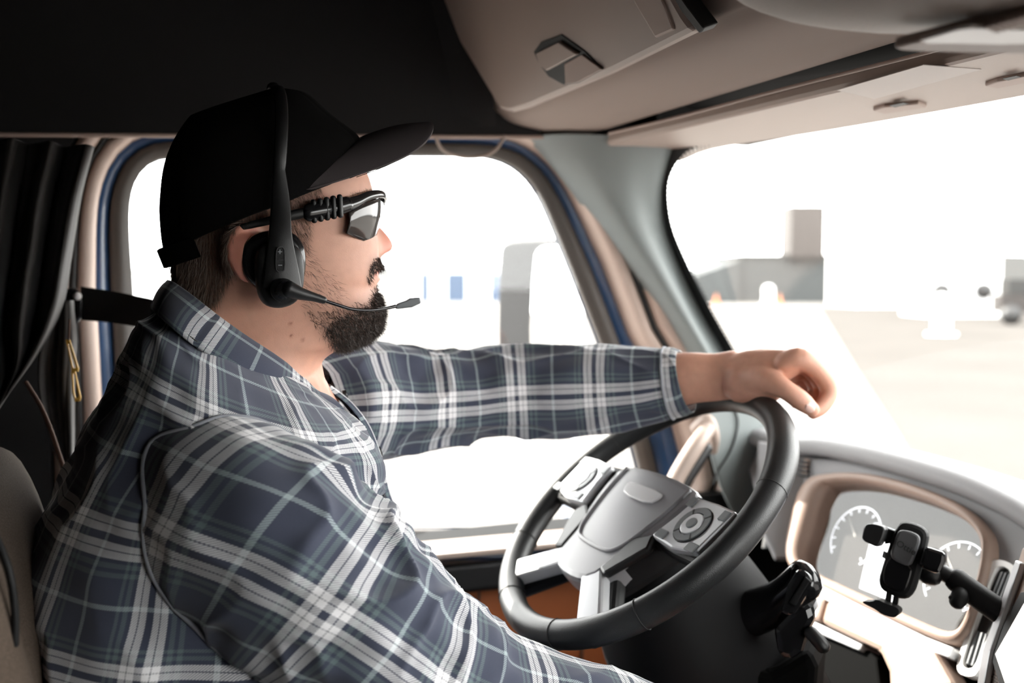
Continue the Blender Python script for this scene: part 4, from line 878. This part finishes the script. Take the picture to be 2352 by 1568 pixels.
# thumb nail and finger nail
for p, q in (((1868, 934, .3945), (.011)),):
    tp = HPt(1862, 936, .394); dx_ = nrm(HPt(1868, 942, .404) - HPt(1840, 920, .408)); nn_ = nrm(np.array([-.12, -.95, .35])); sd_ = np.cross(dx_, nn_)
    hit = BVH.ray_cast(Vector(CAM), Vector(nrm(HPt(1861, 936, .40) - CAM)))
    c0 = np.array(hit[0]); nn_ = nrm(np.array(hit[1])); dx_ = nrm(dx_ - nn_ * (dx_ @ nn_)); sd_ = np.cross(dx_, nn_)
    gr = [[c0 + dx_ * a * .0075 + sd_ * b * .0058 * math.sqrt(max(0, 1 - abs(a) ** 3.2)) + nn_ * (.0012 - .0022 * b * b) for b in np.linspace(-1, 1, 9)] for a in np.linspace(-1, 1, 11)]
    loftobj('thumbnail', gr, M['nail'], dr_, closed=False)

# ================================================================== CLOTHES
def fold(rings, amp, fu, fv, seed, detail=.4, fn=None):
    """push a ring grid in and out along its normals like creased cloth"""
    R = np.array(rings); n, m = R.shape[:2]; c = R.mean(1, keepdims=True); N = R - c; N /= np.linalg.norm(N, axis=2, keepdims=True) + 1e-9
    for i in range(n):
        for j in range(m):
            t = 2 * math.pi * j / m; a = amp(i / (n - 1), t) if callable(amp) else amp
            p = (math.cos(t) * fu + seed, math.sin(t) * fu, i / (n - 1) * fv)
            k = noise.noise(p); k2 = noise.noise((p[0] * 2.3, p[1] * 2.3, p[2] * 2.3 + 9)); rid = 1 - abs(k) * 2.4
            R[i, j] += N[i, j] * a * (k + detail * k2 + .5 * max(0, rid) ** 3)
            if fn: R[i, j] += N[i, j] * fn(i / (n - 1), t)
    return R
TR = [((384, 688), (716, 888), .074, 0), ((346, 716), (742, 912), .100, .004), ((318, 756), (770, 930), .145, .012), ((290, 820), (800, 955), .188, .016), ((255, 895), (826, 1005), .212, .010), ((205, 990), (842, 1075), .222, 0), ((145, 1090), (852, 1130), .228, 0), ((92, 1200), (882, 1200), .236, 0), ((48, 1310), (922, 1280), .242, 0), ((8, 1420), (938, 1400), .246, 0), ((-30, 1540), (945, 1500), .25, 0), ((-50, 1660), (950, 1620), .25, 0), ((-10, 1800), (960, 1740), .24, 0)]
par = cr([[*V(*b, y=YS)[[0, 2]], *V(*f, y=YS)[[0, 2]], w_, dp] for b, f, w_, dp in TR], 150)
tr_ = []
for xb, zb_, xf, zf, w_, dp in par:
    ring = []
    for t in np.linspace(0, 2 * math.pi, 260, endpoint=False):
        c, s = math.cos(t), math.sin(t); cc = math.copysign(abs(c) ** .82, c); ss = math.copysign(abs(s) ** .82, s)
        ring.append(((xb + xf) / 2 + (xf - xb) / 2 * cc, YS + w_ * ss, (zb_ + zf) / 2 + (zf - zb_) / 2 * cc - dp * abs(ss) ** 3))
    tr_.append(ring)
tr_ = fold(tr_, lambda v, t: .006 + .012 * v * (1 - v) * 2, 2.2, 7, 3.1)
shirt = loftobj('shirt', tr_, M['plaid'], dr_)
# sleeves: ring planes turn from the armhole to the arm's own direction
def sleeve(name, keys, n, seed, amp, fu=1.4, fv=8, m=200, uo=(0, 0)):
    """keys: centre(3), normal(3), ra, rb"""
    K = cr([[*c, *nrm(nv), ra, rb] for c, nv, ra, rb in keys], n); rings = []
    for k in K:
        c, nv = k[:3], nrm(k[3:6]); a = nrm(np.cross(nv, (0, .0, 1)) if abs(nv[1]) > .999 else np.array([0, 0, 1.]) - nv * nv[2]); b = np.cross(nv, a)
        rings.append([c + a * k[6] * math.cos(t) + b * k[7] * math.sin(t) for t in np.linspace(0, 2 * math.pi, m, endpoint=False)])
    rings = fold(rings, amp, fu, fv, seed); v, f, uv = loft(rings); return rings, mesh(name, v, f, M['plaid'], shirt, True, [(a + uo[0], b + uo[1]) for a, b in uv])
def mid(a, b, y): return (V(*a, y=y) + V(*b, y=y)) / 2, np.linalg.norm(V(*a, y=y) - V(*b, y=y)) / 2
U = [(530, 945), (660, 985), (800, 1075), (915, 1205), (985, 1300), (1090, 1392), (1210, 1460), (1400, 1530), (1560, 1600)]
Lw = [(400, 1395), (430, 1440), (500, 1480), (620, 1548), (760, 1650), (900, 1740), (1060, 1790), (1300, 1830), (1450, 1850)]
Yc = [.355, .315, .290, .275, .270, .270, .275, .28, .285]
NA = [(.15, -1, -.05), (.45, -.75, -.35), (.68, -.38, -.55), (.72, -.15, -.68), (.74, -.02, -.66), (.80, .0, -.55), (.9, .03, -.4), (.93, .05, -.33), (.93, .05, -.33)]
RB = [.072, .084, .088, .090, .088, .082, .074, .066, .060]
keys = []
for i in range(9):
    c, r_ = mid(U[i], Lw[i], Yc[i]); keys.append((c, NA[i], r_, RB[i]))
R1, _ = sleeve('near_sleeve', keys, 170, 11.3, uo=(.019, .068), amp=lambda v, t: .005 + .012 * math.sin(math.pi * min(1, v * 1.2)) ** 2)
# far sleeve, reaching to the wheel
U2 = [(660, 820), (760, 790), (860, 786), (950, 800), (1060, 808), (1180, 797), (1330, 794), (1460, 798), (1560, 802), (1583, 804)]
L2 = [(690, 1060), (790, 1056), (860, 1050), (950, 1035), (1060, 1016), (1180, 1004), (1330, 998), (1460, 984), (1545, 958), (1568, 946)]
Y2 = [.62, .66, .69, .70, .70, .685, .645, .60, .562, .552]
C2 = [mid(a, b, y) for a, b, y in zip(U2, L2, Y2)]
cc2 = np.array([c[0] for c in C2]); tg = np.gradient(cc2, axis=0)
keys = [(c[0], t + np.array([0, .6 if i < 1 else 0, 0]), c[1], c[1] * .88) for i, (c, t) in enumerate(zip(C2, tg))]
R2, _ = sleeve('far_sleeve', keys, 170, 4.7, lambda v, t: (.004 + .008 * math.sin(math.pi * min(1, max(0, v * 1.15))) ** 2) * (1 if v < .86 else max(0, 1 - v) / .14), fv=7, uo=(.045, 0))
# cuff: doubled cloth at the wrist with its seam
cf = [r for r in R2[-24:]]
cfo = [r.mean(0) + (r - r.mean(0)) * 1.03 for r in cf]; cfi = [r.mean(0) + (r - r.mean(0)) * .985 for r in cf[::-1]]
loftobj('cuff', cfo + cfi, M['plaid'], shirt)
# piping along the armhole and cuff seams
def seam(name, pts, r=.0028, m='plaid', closed=True, n=8):
    P = np.array(pts); P = np.vstack([P, P[:1]]) if closed else P
    return loftobj(name, tube(P, r, n), M[m], shirt)
_v, _f, _u = loft(tr_); TB = BVHTree.FromPolygons([Vector(p) for p in _v], [tuple(q) for q in _f])
tc_ = np.array(tr_)[60].mean(0); path = []
for j in range(0, R1.shape[1], 2):
    for i in range(R1.shape[0]):
        p = Vector(R1[i, j]); h = TB.find_nearest(p); n_ = h[1]
        if n_.dot(h[0] - Vector(tc_)) < 0: n_ = -n_
        if n_.dot(p - h[0]) > .0005: break
    path.append((R1[i, j][0], R1[i, j][1], R1[i, j][2]))
path = np.array(path)
for _ in range(6): path = (np.roll(path, 1, 0) + path * 2 + np.roll(path, -1, 0)) / 4
seam('armhole_seam', path, .0026, 'seamlite')
seam('cuff_seam', cfo[0].mean(0) + (cfo[0] - cfo[0].mean(0)) * 1.0, .0016, 'seamlite')
# collar: stand round the neck and a leaf folded down outside it
NU = [V(386, 648, y=.5), V(404, 656, y=.462), V(446, 686, y=.434), V(505, 732, y=.424), V(570, 778, y=.423), V(640, 824, y=.430), V(703, 872, y=.452), V(745, 905, y=.470)]
mirr = lambda p: np.array([p[0], 1 - p[1], p[2]])
top = cr(NU, 90)
NL = [V(352, 712, y=.5), V(362, 722, y=.448), V(398, 756, y=.408), V(455, 800, y=.395), V(530, 846, y=.394), V(620, 900, y=.402), V(712, 946, y=.425), V(790, 944, y=.458)]
low = cr(NL, 90)
def collar(name, sgn):
    mm_ = (lambda p: p) if sgn < 0 else mirr
    rows = []
    for a, b in zip(top, low):
        d = b - a; out = nrm(np.array([0, -1, 0]) * .8 + np.array([(-.6 if a[0] < .1 else .1), 0, .35]))
        wv = .0018 * noise.noise((a[0] * 30, 2, a[2] * 30))
        pts = [a - d * .55 - out * .006 + np.array([0, .004, -.03]), a - out * .004, a + np.array([0, 0, .0025]), a + out * .004 + d * .04] + [a + d * t + out * (.004 + .004 * math.sin(math.pi * t) + wv) for t in (.15, .3, .45, .6, .75, .9)] + [b + out * .002, b - out * .003 + d * .0]
        rows.append([mm_(q) for q in pts])
    r = cr(np.array(rows).reshape(90, -1), 120).reshape(120, -1, 3)
    r = np.array([cr(x, 40) for x in r])
    v, f, uv = loft(r, False); uv = [(q[1] + .03, q[0] + .02) for q in uv]
    return mesh(name, v, f, M['plaid'], shirt, True, uv)
collar('collar', -1); collar('collar', 1)
edge = [b + nrm(np.array([0, -.8, .3])) * .004 + (a - b) * .10 for a, b in zip(top, low)]
seam('collar_stitch', edge[4:-2], .0007, 'seal', False, 5)
# placket with buttons, the red tab and the chest pocket edge on the front
pk = [V(716, 892, y=.5), V(765, 930, y=.5), V(806, 985, y=.497), V(834, 1060, y=.495), V(850, 1130, y=.493), V(872, 1185, y=.492), V(905, 1250, y=.492), V(925, 1330, y=.492)]
pkc = cr(pk, 60) + np.array([.012, 0, .004])
loftobj('placket', [[p + np.array([0, -.020, -.002]), p + np.array([.006, -.019, 0]), p + np.array([.008, 0, 0]), p + np.array([.006, .019, 0]), p + np.array([0, .020, -.002])] for p in pkc], M['plaid'], shirt, closed=False)
for i in (6, 24, 42): tubeobj('button', [pkc[i] + np.array([.007, 0, 0]), pkc[i] + np.array([.0105, 0, .001])], .0055, M['black'], shirt, n=14, round_=False)
prism('red_tab', [V(782, 968, y=.46), V(790, 975, y=.46), V(795, 1000, y=.462), V(788, 996, y=.462)], (.012, .004, 0), M['red'], shirt)
# trousers
for s in (-1, 1):
    a = np.array([.12, .5 + s * .10, 1.66]); b = np.array([.60, .5 + s * .20, 1.66]); c = np.array([.70, .5 + s * .20, 1.22])
    P = cr([a, (a + b) / 2, b - [.04, 0, 0], b + [.02, 0, -.06], (b + c) / 2, c], 50)
    R = fold(endcaps(tube(P, cr([[.095], [.09], [.075], [.07], [.062], [.055]], 50)[:, 0], 48, 1, (0, 1, 0))), .008, 1.5, 5, 3 + s)
    loftobj('trouser_leg', R, M['jeans'], dr_)
    rbox('shoe', (.78, .5 + s * .20, 1.20), (.14, .05, .045), ((1, 0, 0), (0, 1, 0), (0, 0, 1)), M['blackm'], dr_)

# ================================================================== CAP
capo = empty('baseball_cap', V(600, 400, y=.5), 'black baseball cap with curved brim worn on the driver\'s head', 'cap')
O0 = V(376, 582, y=YS); O1 = V(842, 425, y=YS); ax = nrm(O1 - O0); az = np.array([-ax[2], 0, ax[0]]); LC = np.linalg.norm(O1 - O0)
def loc(px, py): p = V(px, py, y=YS) - O0; return p @ ax, p @ az
ob = np.array([loc(*p) for p in [(378, 588), (371, 540), (366, 465), (376, 382), (409, 304), (459, 244), (524, 217), (590, 205), (630, 203)]])
of = np.array([loc(*p) for p in [(846, 424), (836, 355), (824, 322), (799, 298), (753, 262), (707, 220), (670, 207), (630, 203)]])
H = ob[-1, 1]
def ext(h):
    o = np.argsort(ob[:, 1]); fo = np.argsort(of[:, 1]); return np.interp(h, ob[o, 1], ob[o, 0]), np.interp(h, of[fo, 1], of[fo, 0])
crown = []
obs = cr(ob, 60); ofs = cr(of, 60)
hs = np.concatenate([np.linspace(0, .75, 30) * H, H * (1 - .25 * np.linspace(1, 0, 22)[1:] ** 2)])
for h in hs:
    o = np.argsort(obs[:, 1]); b_x = np.interp(h, obs[o, 1], obs[o, 0]); o = np.argsort(ofs[:, 1]); f_x = np.interp(h, ofs[o, 1], ofs[o, 0])
    if h >= H * .999: b_x, f_x = loc(628, 203)[0] - .002, loc(628, 203)[0] + .002
    wv = .088 * max(0, 1 - (h / H) ** 2.6) ** .5 + .0005
    row = []
    for t in np.linspace(0, 2 * math.pi, 120, endpoint=False):
        c, s = math.cos(t), math.sin(t); d = .0015 * noise.noise((c * 2, s * 2, h * 25))
        # panel seams: six shallow grooves
        g = min(abs(((t + math.pi / 6) % (math.pi / 3)) - math.pi / 6 * 0 - 0), math.pi / 3 - ((t + math.pi / 6) % (math.pi / 3)))
        d -= .0012 * math.exp(-(g / .02) ** 2)
        low_ = .018 * (1 - h / (.3 * H)) * max(0, -c) ** 2 * 0 if h < .3 * H else 0
        bow = (.009 * abs(s) ** 2 + .012 * max(0, c)) * math.exp(-(h / .03))
        row.append(O0 + ax * ((b_x + f_x) / 2 + (f_x - b_x) / 2 * c * (1 + d / .1)) + az * (h + bow) + np.array([0, wv * s * (1 + d / .08), 0]))
    crown.append(row)
cw = loftobj('crown', crown, M['cap'], capo, caps=(False, True)); sm = cw.modifiers.new('t', 'SOLIDIFY'); sm.thickness = .0025; sm.offset = -1
bt = tubeobj('top_button', [V(628, 204, y=.5), V(628, 201, y=.5)], .007, M['cap'], capo, n=16)
loftobj('sweatband', [[np.array(p) for p in crown[0]], [np.array(p) + (np.array(crown[0]).mean(0) - np.array(p)) * .02 - az * .001 for p in crown[0]], [np.array(p) + (np.array(crown[4]).mean(0) - np.array(p)) * .05 for p in crown[4]]], M['cap'], capo)
# rear strap
tb0 = [O0 + ax * (LC / 2 - (LC / 2 + .003) * math.cos(a)) + np.array([0, .089 * math.sin(a), 0]) - az * .004 for a in np.linspace(-.75, .75, 30)]
loftobj('rear_strap', [[p + az * .010, p - ax * .0025 + az * .009, p - ax * .0025 - az * .010, p - az * .011] for p in tb0], M['cap'], capo)
# brim
Cb = V(652, 458, y=YS); Fa = V(828, 318, y=YS) - Cb; Ft = V(983, 284, y=YS) - Cb; Tn = nrm(V(983, 284, y=YS) - V(828, 318, y=YS)); Up = nrm(np.cross(Tn, (0, 1, 0))); Up = Up if Up[2] > 0 else -Up
br = []
for a in np.linspace(-math.pi / 2, math.pi / 2, 70):
    c, s = math.cos(a), math.sin(a)
    A = Cb + Fa * c + np.array([0, .082 * s, 0]); E_ = Cb + Ft * c ** .5 + np.array([0, .0835 * math.copysign(abs(s) ** .9, s), 0])
    dA = -.010 * abs(s) ** 2 * c; dE = -.034 * abs(s) ** 1.7 * c ** .5
    A = A + Up * dA * 0; row = []
    for k in np.linspace(0, 1, 16): row.append(A + (E_ - A) * k + Up * dE * k + Up * .004 * math.sin(math.pi * k) * c)
    br.append(row)
bb = loftobj('brim', br, M['capbrim_lit'], capo, closed=False); sm = bb.modifiers.new('t', 'SOLIDIFY'); sm.thickness = .0032; sm.offset = 0; bevel(bb, .001)
for k in (9, 12, 14): loftobj('brim_stitch', tube([r_[k] - Up * .0022 for r_ in br[3:-3]], .0004, 5), M['cap'], bb)

# ================================================================== SUNGLASSES
sg = empty('sunglasses', V(850, 480, y=.45), 'wraparound black sunglasses with grey lenses on the driver\'s face', 'sunglasses')
for s in (-1, 1):
    f_ = (lambda p: np.array(p)) if s < 0 else (lambda p: mirr(np.array(p)))
    yn = .4385
    tp = [f_(V(px, py, y=yy)) for px, py, yy in [(530, 526, .418), (570, 518, .415), (620, 506, .413), (664, 496, .412), (700, 488, .412), (704, 487, .412)]]
    tubeobj('temple_arm', tp, [.0028, .0034, .0042, .0050, .0052, .0046], M['black'], sg, n=12, smoothn=30, flat=.6, hint=(0, 1, 0))
    tp2 = [f_(V(px, py, y=yy)) for px, py, yy in [(700, 490, .412), (706, 489, .411), (740, 482, .412), (770, 476, .414), (800, 468, .418)]]
    tubeobj('temple_sleeve', tp2, [.0050, .0088, .0098, .0094, .0080], M['gloss'], sg, n=14, smoothn=30, flat=.5, hint=(0, 1, 0))
    for k in range(5):
        q = 720 + k * 15; yq = 488 - (q - 706) * .2
        tubeobj('grip_rib', [f_(V(q, yq - 22, y=.4105)), f_(V(q + 2, yq + 22, y=.4105))], .0030, M['black'], sg, n=8)
    tp3 = [f_(V(px, py, y=yy)) for px, py, yy in [(796, 470, .418), (820, 462, .428), (845, 450, .440), (868, 445, .455), (880, 447, .468), (884, 452, .482), (882, 458, .5)]]
    tubeobj('brow_frame', tp3, [.0076, .0064, .0050, .0044, .0042, .0042, .0045], M['gloss'], sg, n=12, smoothn=30, flat=.6, hint=(0, 1, 0))
    # lens: curved shield from the temple to the nose
    topc = cr([V(802, 488, y=.420), V(832, 472, y=.431), V(858, 460, y=.446), V(874, 455, y=.464), V(880, 462, y=.488)], 24)
    botc = cr([V(796, 536, y=.421), V(822, 548, y=.434), V(852, 558, y=.452), V(864, 545, y=.470), V(872, 515, y=.489)], 24)
    gr = [[f_(a + (b - a) * t + np.array([.002, -.001, 0]) * math.sin(math.pi * t)) for t in np.linspace(0, 1, 12)] for a, b in zip(topc, botc)]
    ln = loftobj('lens', gr, M['lens'], sg, closed=False); sm = ln.modifiers.new('t', 'SOLIDIFY'); sm.thickness = .0016
tubeobj('nose_bridge', [V(874, 462, y=.488), V(879, 468, y=.5), mirr(V(874, 462, y=.488))], .003, M['black'], sg, n=10)

# ================================================================== HEADSET
hs_ = empty('headset', V(640, 610, y=.40), 'black single ear headset with a boom microphone over the cap', 'headset')
ye = .398
cupc = V(640, 622, y=ye)
EP = Plane(cupc, nrm((-.05, -1, .0)))
def epx(pts, h, k=2): return [EP.at(a, b, 0) + EP.n * h for a, b in chaikin(pts, k)]
cush = [(555, 590), (562, 556), (590, 534), (640, 526), (680, 534), (702, 562), (706, 605), (700, 645), (680, 672), (620, 676), (578, 652), (560, 625)]
c0 = np.array(epx(cush, 0)); cc_ = c0.mean(0); n_ = EP.n
loftobj('ear_cushion', [cc_ + (c0 - cc_) * k + n_ * h for k, h in ((.72, -.030), (.92, -.030), (1.0, -.024), (1.03, -.016), (1.0, -.008), (.94, -.004), (.80, -.003))], M['gloss'], hs_, caps=(True, True))
cup = [(584, 600), (588, 574), (606, 560), (640, 552), (676, 560), (694, 585), (698, 625), (694, 668), (678, 696), (642, 709), (606, 702), (588, 670)]
c1 = np.array(epx(cup, 0)); cc1 = c1.mean(0)
ec_ = loftobj('ear_cup', [cc1 + (c1 - cc1) * k + n_ * h for k, h in ((.96, -.006), (1.0, -.002), (1.0, .006), (.97, .010), (.90, .0125), (.70, .0135), (.05, .014))], M['black'], hs_, caps=(True, True))
# headband: flat strip down from the crown to the cup
bw = [((604, 660), (693, 660)), ((608, 610), (684, 610)), ((616, 545), (671, 545)), ((622, 480), (667, 480)), ((624, 430), (661, 430)), ((627, 390), (655, 390))]
yb = [.3825, .3828, .386, .396, .402, .405]
l_ = [V(*a[0], y=y) for a, y in zip(bw, yb)]; r_ = [V(*a[1], y=y) for a, y in zip(bw, yb)]
topx = V(628, 203, y=.5)
arc_c = []
wl_, wr_ = cr(l_, 40), cr(r_, 40)
a0 = (l_[-1] + r_[-1]) / 2; hw_ = .0065
# over the top: elliptic arc from the near side to the far side of the cap
zt_ = topx[2] - .001; ry = .5 - a0[1]
arc = [np.array([a0[0] + (topx[0] - a0[0]) * math.sin(q), .5 - ry * math.cos(q), a0[2] + (zt_ - a0[2]) * math.sin(q) ** .9]) for q in np.linspace(0, math.pi, 60)]
arc = [np.array([p[0], p[1], p[2]]) for p in arc]
strip = [(a, b) for a, b in zip(wl_, wr_)] + [(p - np.array([hw_, 0, 0]), p + np.array([hw_, 0, 0])) for p in arc[1:]]
rows = []; cen_ = np.array([(a + b) / 2 for a, b in strip]); tg_ = np.gradient(cen_, axis=0)
for (a, b), t in zip(strip, tg_):
    o_ = nrm(np.cross(b - a, t)); o_ = -o_ if o_ @ (cen_.mean(0) - (a + b) / 2) > 0 else o_
    if (a + b)[1] / 2 < .41: o_ = nrm(np.array([0, -1, 0]) + .2 * o_)
    e = nrm(b - a) * .0012
    rows.append([a - o_ * .0012, a + o_ * .0010, a + e + o_ * .0024, (a + b) / 2 + o_ * .0030, b - e + o_ * .0024, b + o_ * .0010, b - o_ * .0012])
hb = loftobj('headband', rows, M['black'], hs_)
tubeobj('temple_pad', [arc[-1], arc[-1] - np.array([0, .004, .03])], .010, M['rubber'], hs_, n=16)
BP = Plane(V(645, 600, y=.3795), (0, -1, 0))
vb = BP.ring('volume_rocker', chaikin([(633, 574), (640, 566), (650, 566), (655, 574), (655, 618), (650, 625), (638, 625), (632, 618)], 2), chaikin([(635, 575), (641, 568), (649, 568), (653, 575), (653, 617), (649, 623), (639, 623), (634, 617)], 2), -.0005, .0012, M['gloss'], hb)
BP.plate('rocker_key', [(636, 575), (641, 569), (649, 569), (652, 575), (652, 596), (635, 596)], -.0006, .0006, M['blackm'], hb)
BP.plate('rocker_key', [(635, 598), (652, 598), (652, 616), (648, 622), (640, 622), (635, 616)], -.0006, .0006, M['blackm'], hb)
BP.plate('plus_mark', [(642, 573), (644, 573), (644, 577), (648, 577), (648, 579), (644, 579), (644, 583), (642, 583), (642, 579), (638, 579), (638, 577), (642, 577)], .0006, .0009, M['button'], hb)
BP.plate('minus_mark', [(639, 608), (648, 608), (648, 610), (639, 610)], .0006, .0009, M['button'], hb)
hc_ = V(648, 666, y=.3805)
def disc(name, c, r, h, m, par=hs_): return tubeobj(name, [c, c + np.array([0, -h, 0])], r, M[m], par, n=32, round_=False)
hg = disc('boom_hinge', hc_, .0115, .008, 'black'); disc('hinge_ring', hc_ - np.array([0, .008, 0]), .0090, .0012, 'gloss', hg); disc('hinge_cap', hc_ - np.array([0, .0092, 0]), .0068, .0010, 'black', hg)
bm_ = [V(662, 664, y=.374), V(690, 674, y=.374), V(720, 682, y=.376), V(743, 689, y=.378)]
tubeobj('boom_root', bm_, [.0095, .0070, .0050, .0042], M['black'], hs_, n=16, smoothn=20, flat=.9)
tubeobj('microphone_boom', [V(742, 689, y=.378), V(775, 700, y=.382), V(810, 710, y=.388), (V(850, 712, y=.398)), V(885, 708, y=.410), V(908, 703, y=.418)], [.0019, .0018, .0017, .0017, .0017, .0019], M['gloss'], hs_, n=10, smoothn=60)
MPn = Plane(V(930, 697, y=.424), (-.1, -1, .1))
MPn.plate('microphone', [(904, 704), (912, 697), (930, 691), (938, 686), (961, 684), (964, 697), (945, 706), (910, 710)], -.005, .004, M['button'], hs_, bev=.0015)
